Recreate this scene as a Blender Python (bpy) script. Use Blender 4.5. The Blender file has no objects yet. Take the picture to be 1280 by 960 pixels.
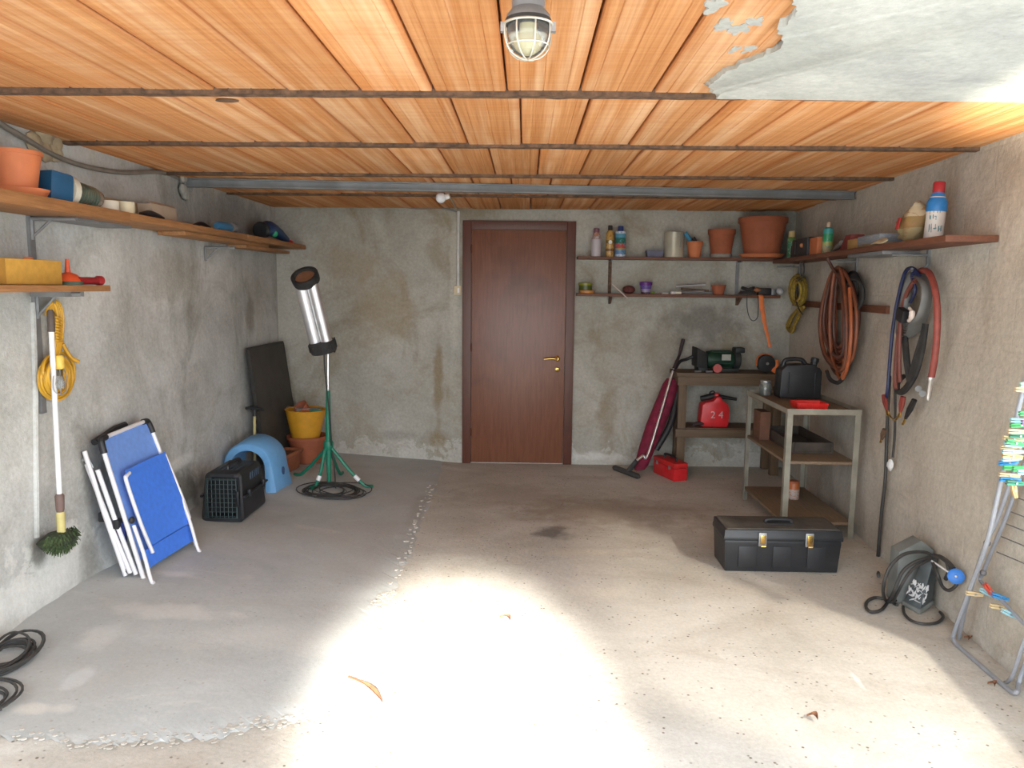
import bpy, bmesh, random
from math import *
from mathutils import Vector as V, Matrix, noise
random.seed(11)
S = bpy.context.scene
COL = S.collection

# ------------------------------------------------------------------ camera
F, H = 960.0, 1.567
T, YAW, ROLL = radians(7.24), radians(0.95), radians(0.6)
fw = V((-sin(YAW)*cos(T), cos(YAW)*cos(T), -sin(T)))
r0 = V((cos(YAW), sin(YAW), 0)); u0 = r0.cross(fw)
rt = r0*cos(ROLL) + u0*sin(ROLL); up = rt.cross(fw)
cam = bpy.data.objects.new('camera', bpy.data.cameras.new('camera'))
COL.objects.link(cam)
cam.data.sensor_width = 36; cam.data.lens = 36*F/1280
cam.data.clip_start = 0.02
cam.matrix_world = Matrix(((rt.x, up.x, -fw.x, 0), (rt.y, up.y, -fw.y, 0), (rt.z, up.z, -fw.z, H), (0, 0, 0, 1)))
S.camera = cam

# ------------------------------------------------------------------ world, sun, lamps, exposure
S.view_settings.view_transform = 'Standard'; S.view_settings.look = 'None'
S.view_settings.gamma = 1; S.view_settings.use_curve_mapping = False
S.view_settings.exposure = 0.32
w = bpy.data.worlds.new('sky'); S.world = w; w.use_nodes = True
bg = w.node_tree.nodes['Background']
bg.inputs[0].default_value = (0.86, 0.93, 1.0, 1); bg.inputs[1].default_value = 5.0


def lamp(name, kind, loc, target, energy, col, **kw):
    l = bpy.data.lights.new(name, kind); l.energy = energy; l.color = col
    for k, v in kw.items(): setattr(l, k, v)
    o = bpy.data.objects.new(name, l); COL.objects.link(o); o.location = loc
    o.rotation_euler = (V(target) - V(loc)).to_track_quat('-Z', 'Y').to_euler()
    return o


lamp('sun', 'SUN', (1.5, -2, 7), (0.2, 0, 0), 2.6, (1, 0.95, 0.87), angle=0.01)
lamp('floor_glint_standin', 'SPOT', (0.85, -6.2, 4.3), (-0.21, 2.62, 0), 36000, (1, 0.95, 0.85), spot_size=radians(7.8), spot_blend=0.8, shadow_soft_size=0.12)  # outdoor spot standing in for sunlight reflected onto the floor
lamp('added_side_beam', 'SPOT', (3.75, -0.1, 3.75), (0.95, 3.75, 0), 950, (1, 0.90, 0.74), spot_size=radians(34), spot_blend=0.8, shadow_soft_size=0.14)  # added beam through the made-up side opening, throws the toolbox shadow left
lamp('ceiling_glint_standin', 'SPOT', (0.45, -2.6, 0.25), (1.76, 2.56, 2.22), 13000, (1, 0.94, 0.75), spot_size=radians(6.5), spot_blend=1.0, shadow_soft_size=0.1)  # added spot aimed upward, stands in for reflected sun on the plaster
pt = lamp('doorway_portal', 'AREA', (-0.13, 1.0, 1.1), (-0.13, 5, 1.1), 1, (1, 1, 1), shape='RECTANGLE', size=4.1, size_y=2.3)
pt.data.cycles.is_portal = True


# ------------------------------------------------------------------ from a sight line to a point on a real plane
def ray(a, b): return (a-640)*rt + (480-b)*up + F*fw
def at(a, b, x=None, y=None, z=None):
    d = ray(a, b); o = V((0, 0, H))
    k = x/d.x if x is not None else y/d.y if y is not None else (z-H)/d.z
    return o + k*d
XL, YB, ZC = -2.17, 6.72, 2.22
def fz(x): return 0.0 if x > -0.6 else min(0.10, 0.10*(-0.6-x)/1.55)
def fl(a, b, dz=0):
    z = 0
    for i in range(8):
        p = at(a, b, z=z); z = fz(p.x)+dz
    return p
def lw(a, b, off=0.0): return at(a, b, x=XL+off)
def bw(a, b, off=0.0): return at(a, b, y=YB-off)
def wx(y): return 1.795 + 0.075*y
def rw(a, b, off=0.0):
    d = ray(a, b); n = V((1, -0.075, 0)); k = (1.795-off)/n.dot(d)
    return V((0, 0, H)) + k*d
RN = V((-1, 0.075, 0)).normalized()      # right wall, towards the room
RA = V((0.075, 1, 0)).normalized()       # along the right wall, away from the camera


# ------------------------------------------------------------------ materials
def nt(name):
    m = bpy.data.materials.new(name); m.use_nodes = True
    n = m.node_tree.nodes; return m, n, m.node_tree.links, n['Principled BSDF']

def node(n, t, **kw):
    x = n.new(t)
    for k, v in kw.items(): setattr(x, k, v)
    return x

def c4(c): return (c[0], c[1], c[2], 1)

def ramp(n, l, src, stops, interp='LINEAR'):
    r = n.new('ShaderNodeValToRGB'); r.color_ramp.interpolation = interp
    e = r.color_ramp.elements
    while len(e) < len(stops): e.new(0.5)
    for i, (p, c) in enumerate(stops):
        e[i].position = p; e[i].color = c4(c) if not isinstance(c, float) else (c, c, c, 1)
    l.new(src, r.inputs[0]); return r.outputs[0]

def noisen(n, l, co, scale, detail=4, rough=0.55, dist=0.0, vec=None):
    x = n.new('ShaderNodeTexNoise'); x.inputs['Scale'].default_value = scale
    x.inputs['Detail'].default_value = detail; x.inputs['Roughness'].default_value = rough
    x.inputs['Distortion'].default_value = dist
    if vec:
        mp = n.new('ShaderNodeMapping'); mp.inputs['Scale'].default_value = vec
        l.new(co, mp.inputs[0]); co = mp.outputs[0]
    l.new(co, x.inputs['Vector']); return x.outputs[0]

def mix(n, l, fac, a, b, mode='MIX'):
    m = n.new('ShaderNodeMix'); m.data_type = 'RGBA'; m.blend_type = mode
    for i, s in ((0, fac), (6, a), (7, b)):
        if hasattr(s, 'links') or hasattr(s, 'is_linked'): l.new(s, m.inputs[i])
        elif i == 0: m.inputs[0].default_value = s
        else: m.inputs[i].default_value = c4(s)
    return m.outputs[2]

def bump(n, l, b, h, strength, dist=0.01, prev=None):
    x = n.new('ShaderNodeBump'); x.inputs['Strength'].default_value = strength; x.inputs['Distance'].default_value = dist
    l.new(h, x.inputs['Height'])
    if prev: l.new(prev, x.inputs['Normal'])
    l.new(x.outputs[0], b.inputs['Normal']); return x.outputs[0]

def stains_shade(n, l, g, c, spots):
    nzv = n.new('ShaderNodeTexNoise'); nzv.inputs['Scale'].default_value = 7; nzv.inputs['Detail'].default_value = 6; l.new(g, nzv.inputs['Vector'])
    for (cx, cy, cz), (ax, ay, az), colr, amt in spots:
        sb = node(n, 'ShaderNodeVectorMath', operation='SUBTRACT'); l.new(g, sb.inputs[0]); sb.inputs[1].default_value = (cx, cy, cz)
        dv = node(n, 'ShaderNodeVectorMath', operation='DIVIDE'); l.new(sb.outputs[0], dv.inputs[0]); dv.inputs[1].default_value = (ax, ay, az)
        ln_ = node(n, 'ShaderNodeVectorMath', operation='LENGTH'); l.new(dv.outputs[0], ln_.inputs[0])
        ma = node(n, 'ShaderNodeMath', operation='MULTIPLY_ADD'); l.new(nzv.outputs[0], ma.inputs[0]); ma.inputs[1].default_value = 1.5; l.new(ln_.outputs['Value'], ma.inputs[2])
        c = mix(n, l, ramp(n, l, ma.outputs[0], [(0.0, amt), (0.5, amt)]) if False else stain_shade_ramp(n, l, ma.outputs[0], amt), c, colr)
    return c

def stain_shade_ramp(n, l, src, amt):
    mr = node(n, 'ShaderNodeMapRange'); mr.interpolation_type = 'SMOOTHSTEP'; l.new(src, mr.inputs[0])
    mr.inputs[1].default_value = 1.05; mr.inputs[2].default_value = 1.75; mr.inputs[3].default_value = amt; mr.inputs[4].default_value = 0.0
    return mr.outputs[0]

MATS = {}
def mat(name, col, rough=0.6, metal=0.0, var=0.12, scale=14, bmp=0.0, bscale=60, trans=0.0, coat=0.0, emit=None, alpha=1.0):
    if name in MATS: return MATS[name]
    m, n, l, b = nt(name)
    co = node(n, 'ShaderNodeTexCoord').outputs['Object']
    nz = noisen(n, l, co, scale, 5)
    lo = [max(0, c*(1-var*1.6)) for c in col]; hi = [min(1, c*(1+var)) for c in col]
    l.new(ramp(n, l, nz, [(0.3, lo), (0.7, hi)]), b.inputs['Base Color'])
    b.inputs['Roughness'].default_value = rough; b.inputs['Metallic'].default_value = metal
    if trans: b.inputs['Transmission Weight'].default_value = trans
    if coat: b.inputs['Coat Weight'].default_value = coat
    if bmp: bump(n, l, b, noisen(n, l, co, bscale, 3), bmp, 0.004)
    if emit: b.inputs['Emission Color'].default_value = c4(col); b.inputs['Emission Strength'].default_value = emit
    MATS[name] = m; return m

def wood(name, a, b_, axis=(1, 14, 14), rough=0.65):
    m, n, l, b = nt(name)
    co = node(n, 'ShaderNodeTexCoord').outputs['Object']
    oi = node(n, 'ShaderNodeObjectInfo')
    ad = node(n, 'ShaderNodeVectorMath', operation='ADD'); l.new(co, ad.inputs[0]); l.new(oi.outputs['Random'], ad.inputs[1])
    g = noisen(n, l, ad.outputs[0], 6, 6, 0.65, 0.6, axis)
    k = noisen(n, l, ad.outputs[0], 3, 3)
    c = ramp(n, l, g, [(0.3, a), (0.7, b_)])
    dk = [x*0.55 for x in a]
    l.new(mix(n, l, ramp(n, l, k, [(0.55, 0.0), (0.8, 0.6)]), c, dk), b.inputs['Base Color'])
    b.inputs['Roughness'].default_value = rough
    bump(n, l, b, g, 0.25, 0.003)
    MATS[name] = m; return m

def concrete_wall(name, base, light, stain, dark, salt_h, seed, salt=0.8, green=None, blocks=False, spots=()):
    m, n, l, b = nt(name)
    g = node(n, 'ShaderNodeNewGeometry').outputs['Position']
    mp = node(n, 'ShaderNodeMapping'); mp.inputs['Location'].default_value = (seed, seed*1.7, seed*0.6); l.new(g, mp.inputs[0]); co = mp.outputs[0]
    c = ramp(n, l, noisen(n, l, co, 1.7, 6, 0.6, 0.4), [(0.33, base), (0.68, light)])
    c = mix(n, l, ramp(n, l, noisen(n, l, co, 2.3, 8, 0.68, 0.8), [(0.47, 0.0), (0.66, 0.75)]), c, stain)
    c = mix(n, l, ramp(n, l, noisen(n, l, co, 1.25, 7, 0.62, 1.0, (1, 1, 0.55)), [(0.55, 0.0), (0.68, 0.7)]), c, dark)
    if green: c = mix(n, l, ramp(n, l, noisen(n, l, co, 1.6, 5, 0.6, 1.4, (1.6, 1.6, 0.5)), [(0.6, 0.0), (0.72, 0.55)]), c, green)
    sx = node(n, 'ShaderNodeSeparateXYZ'); l.new(g, sx.inputs[0])
    # salt bloom and crumbled render along the foot of the wall
    ms = node(n, 'ShaderNodeMath', operation='MULTIPLY_ADD'); l.new(noisen(n, l, co, 4.2, 8, 0.7, 0.6), ms.inputs[0]); ms.inputs[1].default_value = 1.1; ms.inputs[2].default_value = -0.55 + salt_h
    df = node(n, 'ShaderNodeMath', operation='SUBTRACT'); l.new(ms.outputs[0], df.inputs[0]); l.new(sx.outputs[2], df.inputs[1])
    edge = ramp(n, l, df.outputs[0], [(0.0, 0.0), (0.04, salt), (0.2, salt*0.75), (0.34, 0.3)])
    c = mix(n, l, edge, c, (0.62, 0.62, 0.58))
    c = stains_shade(n, l, g, c, spots)
    fine = noisen(n, l, co, 42, 6, 0.7)
    c = mix(n, l, 0.35, c, ramp(n, l, fine, [(0.3, (0.32, 0.32, 0.32)), (0.7, (0.72, 0.72, 0.72))]), 'OVERLAY')
    l.new(c, b.inputs['Base Color']); b.inputs['Roughness'].default_value = 0.93
    b.inputs['Specular IOR Level'].default_value = 0.2
    nb = bump(n, l, b, noisen(n, l, co, 5, 7, 0.65), 0.5, 0.03)
    nb = bump(n, l, b, fine, 0.3, 0.006, nb)
    if blocks:
        br = node(n, 'ShaderNodeTexBrick'); br.inputs['Scale'].default_value = 1.0
        br.inputs['Brick Width'].default_value = 0.5; br.inputs['Row Height'].default_value = 0.22; br.inputs['Mortar Size'].default_value = 0.012; br.inputs['Mortar Smooth'].default_value = 1
        cb = node(n, 'ShaderNodeCombineXYZ'); l.new(sx.outputs[1], cb.inputs[0]); l.new(sx.outputs[2], cb.inputs[1])
        l.new(cb.outputs[0], br.inputs['Vector'])
        inv = node(n, 'ShaderNodeMath', operation='SUBTRACT'); inv.inputs[0].default_value = 1; l.new(br.outputs['Fac'], inv.inputs[1])
        bump(n, l, b, inv.outputs[0], 0.10, 0.01, nb)
    MATS[name] = m; return m

def floor_mat(name, base, light, stain, speck, seed, spk=1.0, spots=()):
    m, n, l, b = nt(name)
    g = node(n, 'ShaderNodeNewGeometry').outputs['Position']
    mp = node(n, 'ShaderNodeMapping'); mp.inputs['Location'].default_value = (seed, seed, 0); l.new(g, mp.inputs[0]); co = mp.outputs[0]
    c = ramp(n, l, noisen(n, l, co, 1.3, 7, 0.62, 0.5), [(0.35, base), (0.66, light)])
    c = mix(n, l, ramp(n, l, noisen(n, l, co, 1.1, 6, 0.6, 1.2, (0.6, 1.2, 1)), [(0.5, 0.0), (0.68, 0.7)]), c, stain)
    c = mix(n, l, ramp(n, l, noisen(n, l, co, 2.1, 8, 0.7, 1.2, (0.7, 1.6, 1)), [(0.60, 0.0), (0.69, 0.55)]), c, (0.58, 0.56, 0.52))
    vo = node(n, 'ShaderNodeTexVoronoi'); vo.inputs['Scale'].default_value = 30; l.new(co, vo.inputs['Vector'])
    sp = ramp(n, l, vo.outputs['Distance'], [(0.10, spk), (0.2, 0.0)])
    gate = ramp(n, l, noisen(n, l, co, 9, 4), [(0.46, 0.0), (0.58, 1.0)])
    mm = node(n, 'ShaderNodeMath', operation='MULTIPLY'); l.new(sp, mm.inputs[0]); l.new(gate, mm.inputs[1])
    c = mix(n, l, mm.outputs[0], c, speck)
    c = stains_shade(n, l, g, c, spots)
    fine = noisen(n, l, co, 55, 5, 0.75)
    c = mix(n, l, 0.3*spk, c, ramp(n, l, fine, [(0.3, (0.3, 0.3, 0.3)), (0.7, (0.7, 0.7, 0.7))]), 'OVERLAY')
    l.new(c, b.inputs['Base Color']); b.inputs['Roughness'].default_value = 0.85
    b.inputs['Specular IOR Level'].default_value = 0.3
    nb = bump(n, l, b, noisen(n, l, co, 7, 8, 0.7), 0.35*spk, 0.02)
    bump(n, l, b, fine, 0.35*spk, 0.006, nb)
    MATS[name] = m; return m

def tile_mat():
    m, n, l, b = nt('clay_tile')
    tc = node(n, 'ShaderNodeTexCoord').outputs['Object']; oi = node(n, 'ShaderNodeObjectInfo')
    sc = node(n, 'ShaderNodeMath', operation='MULTIPLY'); l.new(oi.outputs['Random'], sc.inputs[0]); sc.inputs[1].default_value = 37
    ad = node(n, 'ShaderNodeVectorMath', operation='ADD'); l.new(tc, ad.inputs[0]); l.new(sc.outputs[0], ad.inputs[1]); co = ad.outputs[0]
    st = noisen(n, l, co, 1, 4, 0.7, 0, (55, 0.7, 1))
    wide = noisen(n, l, co, 1, 3, 0.6, 0, (14, 0.5, 1))
    cross = noisen(n, l, co, 1, 2, 0.6, 0, (1.0, 45, 1))
    blot = noisen(n, l, co, 2.5, 5, 0.6, 0.5)
    c = ramp(n, l, st, [(0.3, (0.48, 0.19, 0.062)), (0.72, (0.73, 0.375, 0.165))])
    c = mix(n, l, ramp(n, l, wide, [(0.48, 0.0), (0.68, 0.7)]), c, (0.82, 0.54, 0.32))
    c = mix(n, l, ramp(n, l, blot, [(0.5, 0.0), (0.75, 0.55)]), c, (0.58, 0.215, 0.06))
    c = mix(n, l, 0.3, c, ramp(n, l, cross, [(0.35, (0.38, 0.38, 0.38)), (0.65, (0.6, 0.6, 0.6))]), 'OVERLAY')
    sx = node(n, 'ShaderNodeSeparateXYZ'); l.new(tc, sx.inputs[0]); ab = node(n, 'ShaderNodeMath', operation='ABSOLUTE'); l.new(sx.outputs[0], ab.inputs[0])
    c = mix(n, l, ramp(n, l, ab.outputs[0], [(0.10, 0.0), (0.122, 0.55)]), c, (0.50, 0.16, 0.045))
    hs = node(n, 'ShaderNodeHueSaturation'); l.new(c, hs.inputs['Color'])
    vr = node(n, 'ShaderNodeMapRange'); l.new(oi.outputs['Random'], vr.inputs[0]); vr.inputs[3].default_value = 0.86; vr.inputs[4].default_value = 1.1
    l.new(vr.outputs[0], hs.inputs['Value'])
    l.new(hs.outputs[0], b.inputs['Base Color']); b.inputs['Roughness'].default_value = 0.9; b.inputs['Specular IOR Level'].default_value = 0.15
    nb = bump(n, l, b, st, 0.5, 0.005); bump(n, l, b, cross, 0.2, 0.003, nb)
    return m

def on_l(u, v): return tuple(lw(u, v))
def on_b(u, v): return tuple(bw(u, v))
def on_f(u, v): return tuple(fl(u, v))
BR_, DK_, WH_ = (0.25, 0.19, 0.11), (0.13, 0.12, 0.10), (0.70, 0.70, 0.66)
L_SP = [(on_l(312, 392), (1, .14, .28), (0.19, 0.165, 0.125), .6), (on_l(228, 612), (1, .45, .20), DK_, .75), (on_l(225, 578), (1, .32, .05), WH_, .7), (on_l(48, 690), (1, .09, .12), DK_, .8), (on_l(110, 700), (1, .12, .16), DK_, .55),  # painted shadow beside brush, lounger and carrier; damp at the carrier too
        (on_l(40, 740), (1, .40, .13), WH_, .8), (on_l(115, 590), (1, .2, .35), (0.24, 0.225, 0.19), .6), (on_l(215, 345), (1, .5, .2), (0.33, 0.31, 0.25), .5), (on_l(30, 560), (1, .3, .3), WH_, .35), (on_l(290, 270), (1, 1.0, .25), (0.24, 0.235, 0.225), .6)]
B_SP = [(on_b(548, 470), (.055, 1, .55), BR_, .75), (on_b(480, 385), (.42, 1, .42), (0.33, 0.275, 0.19), .7), (on_b(435, 330), (.35, 1, .25), (0.33, 0.28, 0.20), .6), (on_b(500, 545), (.30, 1, .07), (0.28, 0.26, 0.22), .6), (on_b(548, 550), (.10, 1, .10), BR_, .6),
        (on_b(567, 350), (.05, 1, .9), (0.50, 0.48, 0.42), .6), (on_b(880, 405), (.5, 1, .22), (0.16, 0.15, 0.13), .7), (on_b(830, 440), (.3, 1, .3), (0.24, 0.215, 0.17), .6), (on_b(760, 520), (.12, 1, .25), BR_, .5), (on_b(740, 570), (.25, 1, .05), WH_, .5), (on_b(440, 572), (.30, 1, .04), WH_, .6), (on_b(960, 300), (.4, 1, .25), (0.20, 0.19, 0.17), .7)]
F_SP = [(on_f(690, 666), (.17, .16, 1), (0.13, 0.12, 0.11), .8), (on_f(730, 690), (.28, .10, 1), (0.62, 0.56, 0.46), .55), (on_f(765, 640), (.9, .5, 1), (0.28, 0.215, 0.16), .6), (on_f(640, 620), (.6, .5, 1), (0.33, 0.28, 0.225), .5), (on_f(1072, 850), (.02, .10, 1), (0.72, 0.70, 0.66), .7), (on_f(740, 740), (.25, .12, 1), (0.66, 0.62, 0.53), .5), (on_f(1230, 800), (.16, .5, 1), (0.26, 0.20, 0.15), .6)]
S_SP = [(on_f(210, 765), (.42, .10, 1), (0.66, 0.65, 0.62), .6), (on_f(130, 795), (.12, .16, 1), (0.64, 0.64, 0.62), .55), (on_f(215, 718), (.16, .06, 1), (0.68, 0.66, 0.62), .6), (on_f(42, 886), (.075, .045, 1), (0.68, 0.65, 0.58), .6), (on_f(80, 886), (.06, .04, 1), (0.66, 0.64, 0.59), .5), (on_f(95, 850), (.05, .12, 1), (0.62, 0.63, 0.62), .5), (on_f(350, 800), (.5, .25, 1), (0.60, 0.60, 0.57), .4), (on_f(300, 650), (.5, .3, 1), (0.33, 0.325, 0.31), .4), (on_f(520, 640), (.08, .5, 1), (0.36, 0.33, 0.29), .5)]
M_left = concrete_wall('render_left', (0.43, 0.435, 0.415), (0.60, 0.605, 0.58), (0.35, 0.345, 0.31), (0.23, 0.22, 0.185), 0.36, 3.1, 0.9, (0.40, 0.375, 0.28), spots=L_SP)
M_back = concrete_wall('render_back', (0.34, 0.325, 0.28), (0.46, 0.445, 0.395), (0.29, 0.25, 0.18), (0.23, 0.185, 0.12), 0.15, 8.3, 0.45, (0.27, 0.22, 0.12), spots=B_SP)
M_right = concrete_wall('render_right', (0.45, 0.415, 0.355), (0.55, 0.51, 0.44), (0.39, 0.35, 0.29), (0.34, 0.295, 0.24), 0.0, 14.7, 0.3, None, True)
M_front = concrete_wall('render_front', (0.4, 0.39, 0.36), (0.5, 0.49, 0.46), (0.3, 0.28, 0.24), (0.25, 0.22, 0.18), 0.1, 21, 0.3)
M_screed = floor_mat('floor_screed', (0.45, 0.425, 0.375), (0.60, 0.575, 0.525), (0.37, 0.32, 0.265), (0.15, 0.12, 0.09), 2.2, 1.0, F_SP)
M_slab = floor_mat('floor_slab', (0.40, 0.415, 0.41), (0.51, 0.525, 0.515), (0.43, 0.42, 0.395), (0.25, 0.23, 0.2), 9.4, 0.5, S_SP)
M_tile = tile_mat()
M_rust = mat('rusty_joist', (0.13, 0.075, 0.045), 0.85, 0, 0.4, 30, 0.6)
M_slabup = mat('ceiling_clay_joint', (0.34, 0.12, 0.045), 0.95)
M_beam = mat('grey_steel', (0.20, 0.21, 0.22), 0.55, 0.2, 0.15, 8)
M_plast = concrete_wall('plaster_skim', (0.40, 0.41, 0.375), (0.52, 0.525, 0.485), (0.36, 0.365, 0.35), (0.28, 0.285, 0.28), -2, 30, 0.0)
M_black = mat('black_plastic', (0.018, 0.018, 0.02), 0.5, 0, 0.2)
M_rubber = mat('black_rubber', (0.03, 0.029, 0.028), 0.8, 0, 0.25, 20, 0.3)
M_cable = mat('dark_cable', (0.04, 0.038, 0.036), 0.55)
M_alu = mat('aluminium', (0.82, 0.82, 0.83), 0.42, 0.9, 0.06)
M_white = mat('white_paint', (0.78, 0.78, 0.78), 0.4, 0, 0.05)
M_blue = mat('blue_fabric', (0.06, 0.21, 0.80), 0.7, 0, 0.08, 40, 0.2, 400)
M_pale = mat('pale_blue_plastic', (0.16, 0.40, 0.72), 0.45, 0, 0.05)
M_terra = mat('terracotta', (0.34, 0.10, 0.045), 0.8, 0, 0.12, 10, 0.15)
M_terra2 = mat('terracotta_bright', (0.60, 0.19, 0.075), 0.7, 0, 0.08, 10)
M_yel = mat('yellow_plastic', (0.72, 0.42, 0.03), 0.5, 0, 0.08)
M_green = mat('green_paint', (0.01, 0.19, 0.11), 0.45, 0, 0.12, 30)
M_red = mat('red_plastic', (0.62, 0.02, 0.025), 0.4, 0, 0.1)
M_maroon = mat('maroon_cloth', (0.20, 0.012, 0.04), 0.85, 0, 0.25, 18, 0.3)
M_chrome = mat('chrome', (0.8, 0.8, 0.81), 0.35, 1.0, 0.05)
M_brass = mat('brass', (0.75, 0.50, 0.16), 0.25, 1.0, 0.08)
M_steel = mat('worn_steel', (0.42, 0.43, 0.44), 0.45, 0.8, 0.15)
M_upr = mat('grey_upright_paint', (0.22, 0.225, 0.23), 0.55, 0.2)
M_door = wood('door_veneer', (0.15, 0.052, 0.026), (0.215, 0.082, 0.042), (9, 9, 0.7), 0.36)
M_frame = wood('door_frame_wood', (0.085, 0.024, 0.012), (0.12, 0.036, 0.018), (14, 14, 1), 0.45)
M_board = wood('shelf_board_wood', (0.25, 0.11, 0.038), (0.42, 0.21, 0.085), (14, 1, 14))
M_board2 = wood('red_shelf_wood', (0.115, 0.043, 0.023), (0.19, 0.075, 0.042), (1, 14, 14))
M_board3 = wood('red_shelf_wood_long', (0.115, 0.043, 0.023), (0.19, 0.075, 0.042), (14, 1, 14))
M_bench = wood('bench_wood', (0.09, 0.058, 0.032), (0.16, 0.10, 0.055), (1, 14, 14))
M_rackw = wood('rack_wood', (0.17, 0.115, 0.07), (0.26, 0.18, 0.115), (14, 1, 14))
M_rackm = mat('rack_steel', (0.33, 0.31, 0.25), 0.5, 0.3, 0.15, 10)


# ------------------------------------------------------------------ mesh building
def spline(pts, k=6, closed=False):
    P = [V(p) for p in pts]; n = len(P); out = []
    for i in range(n if closed else n-1):
        g = (lambda j: P[j % n]) if closed else (lambda j: P[max(0, min(n-1, j))])
        a, b, c, d = g(i-1), g(i), g(i+1), g(i+2)
        for s in range(k):
            t = s/k
            out.append(0.5*((2*b) + (c-a)*t + (2*a-5*b+4*c-d)*t*t + (3*b-a-3*c+d)*t**3))
    if not closed: out.append(P[-1])
    return out


class MB:
    def __init__(s, m=None): s.v = []; s.f = []; s.m = m or Matrix()
    def add(s, vs, fs):
        o = len(s.v); s.v += [s.m @ V(p) for p in vs]; s.f += [tuple(i+o for i in f) for f in fs]; return s
    def box(s, c, d, rot=None):
        h = [x/2 for x in d]; R = rot or Matrix.Identity(3)
        vs = [V(c) + R @ V((sx*h[0], sy*h[1], sz*h[2])) for sx in (-1, 1) for sy in (-1, 1) for sz in (-1, 1)]
        return s.add(vs, [(0, 1, 3, 2), (4, 6, 7, 5), (0, 4, 5, 1), (2, 3, 7, 6), (0, 2, 6, 4), (1, 5, 7, 3)])
    def lohi(s, a, b): return s.box([(x+y)/2 for x, y in zip(a, b)], [abs(y-x) for x, y in zip(a, b)])
    def hexa(s, q0, q1):     # two matching quads
        n = len(q0)
        return s.add(list(q0)+list(q1), [tuple(reversed(range(n))), tuple(range(n, 2*n))] + [(i, (i+1) % n, n+(i+1) % n, n+i) for i in range(n)])
    def prism(s, poly, o, ax, ay, depth):
        o, ax, ay = V(o), V(ax), V(ay); d = ax.cross(ay).normalized()*depth
        a = [o+ax*p[0]+ay*p[1] for p in poly]
        return s.hexa(a, [p+d for p in a])
    def tube(s, pts, r, n=8, closed=False, flat=None):
        P = [V(p) for p in pts]; m = len(P); R = r if isinstance(r, (list, tuple)) else [r]*m
        vs = []; fs = []; nrm = None
        for i in range(m):
            a = P[(i-1) % m] if closed or i > 0 else P[i]; b = P[(i+1) % m] if closed or i < m-1 else P[i]
            t = (b-a)
            t = t.normalized() if t.length > 1e-9 else V((0, 0, 1))
            if nrm is None: nrm = t.orthogonal().normalized() if flat is None else (V(flat)-t*t.dot(V(flat))).normalized()
            else:
                q = nrm - t*nrm.dot(t); nrm = q.normalized() if q.length > 1e-6 else t.orthogonal().normalized()
            bn = t.cross(nrm); ry = R[i]*(0.3 if flat is not None else 1)
            for k in range(n):
                an = 2*pi*k/n; vs.append(P[i] + nrm*cos(an)*R[i] + bn*sin(an)*ry)
        for i in range(m if closed else m-1):
            j = (i+1) % m
            for k in range(n): fs.append((i*n+k, i*n+(k+1) % n, j*n+(k+1) % n, j*n+k))
        if not closed: fs += [tuple(reversed(range(n))), tuple(range((m-1)*n, m*n))]
        return s.add(vs, fs)
    def cyl(s, a, b, r, r2=None, n=16): return s.tube([a, b], [r, r if r2 is None else r2], n)
    def lathe(s, prof, o=(0, 0, 0), axis=(0, 0, 1), n=24, start=0.0):
        q = V((0, 0, 1)).rotation_difference(V(axis).normalized()); o = V(o); vs = []; fs = []
        for r, z in prof:
            for k in range(n):
                an = 2*pi*k/n+start; vs.append(o + q @ V((r*cos(an), r*sin(an), z)))
        for i in range(len(prof)-1):
            for k in range(n): fs.append((i*n+k, i*n+(k+1) % n, (i+1)*n+(k+1) % n, (i+1)*n+k))
        if prof[0][0] > 1e-5: fs.append(tuple(reversed(range(n))))
        if prof[-1][0] > 1e-5: fs.append(tuple(range((len(prof)-1)*n, len(prof)*n)))
        return s.add(vs, fs)
    def ball(s, c, r, n=12, sq=(1, 1, 1)):
        h = n//2; vs = []; fs = []
        for i in range(h+1):
            th = pi*i/h
            for k in range(n): an = 2*pi*k/n; vs.append(V(c)+V((r*sq[0]*sin(th)*cos(an), r*sq[1]*sin(th)*sin(an), r*sq[2]*cos(th))))
        for i in range(h):
            for k in range(n): fs.append((i*n+k, (i+1)*n+k, (i+1)*n+(k+1) % n, i*n+(k+1) % n))
        return s.add(vs, fs)
    def build(s, name, m, parent=None, bevel=0.0, smooth=True, label=None, angle=40, kind=None, origin=None):
        if parent is not None:
            o = V(parent['o'])
        elif origin is not None: o = V(origin)
        else:
            xs = list(zip(*s.v)); o = V(((min(xs[0])+max(xs[0]))/2, (min(xs[1])+max(xs[1]))/2, min(xs[2])))
        me = bpy.data.meshes.new(name); me.from_pydata([p-o for p in s.v], [], s.f)
        bm = bmesh.new(); bm.from_mesh(me)
        bmesh.ops.remove_doubles(bm, verts=bm.verts, dist=1e-5)
        bmesh.ops.recalc_face_normals(bm, faces=bm.faces)
        if bevel:
            es = [e for e in bm.edges if len(e.link_faces) == 2 and e.calc_face_angle(0) > 0.6]
            bmesh.ops.bevel(bm, geom=es, offset=bevel, segments=2, profile=0.6, affect='EDGES', clamp_overlap=True)
        bm.to_mesh(me); bm.free()
        if smooth:
            me.polygons.foreach_set('use_smooth', [True]*len(me.polygons)); me.set_sharp_from_angle(angle=radians(angle))
        me.materials.append(m)
        ob = bpy.data.objects.new(name, me); COL.objects.link(ob)
        if parent is not None: ob.parent = parent
        else: ob.location = o
        ob['o'] = tuple(o)
        if label: ob['label'] = label
        if kind: ob['kind'] = kind
        return ob


def thing(name, label, cat, loc=(0, 0, 0), group=None):
    o = bpy.data.objects.new(name, None); COL.objects.link(o); o.location = loc; o['o'] = tuple(loc)
    o.empty_display_size = 0.05
    return tag(o, label, cat, group)

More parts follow.
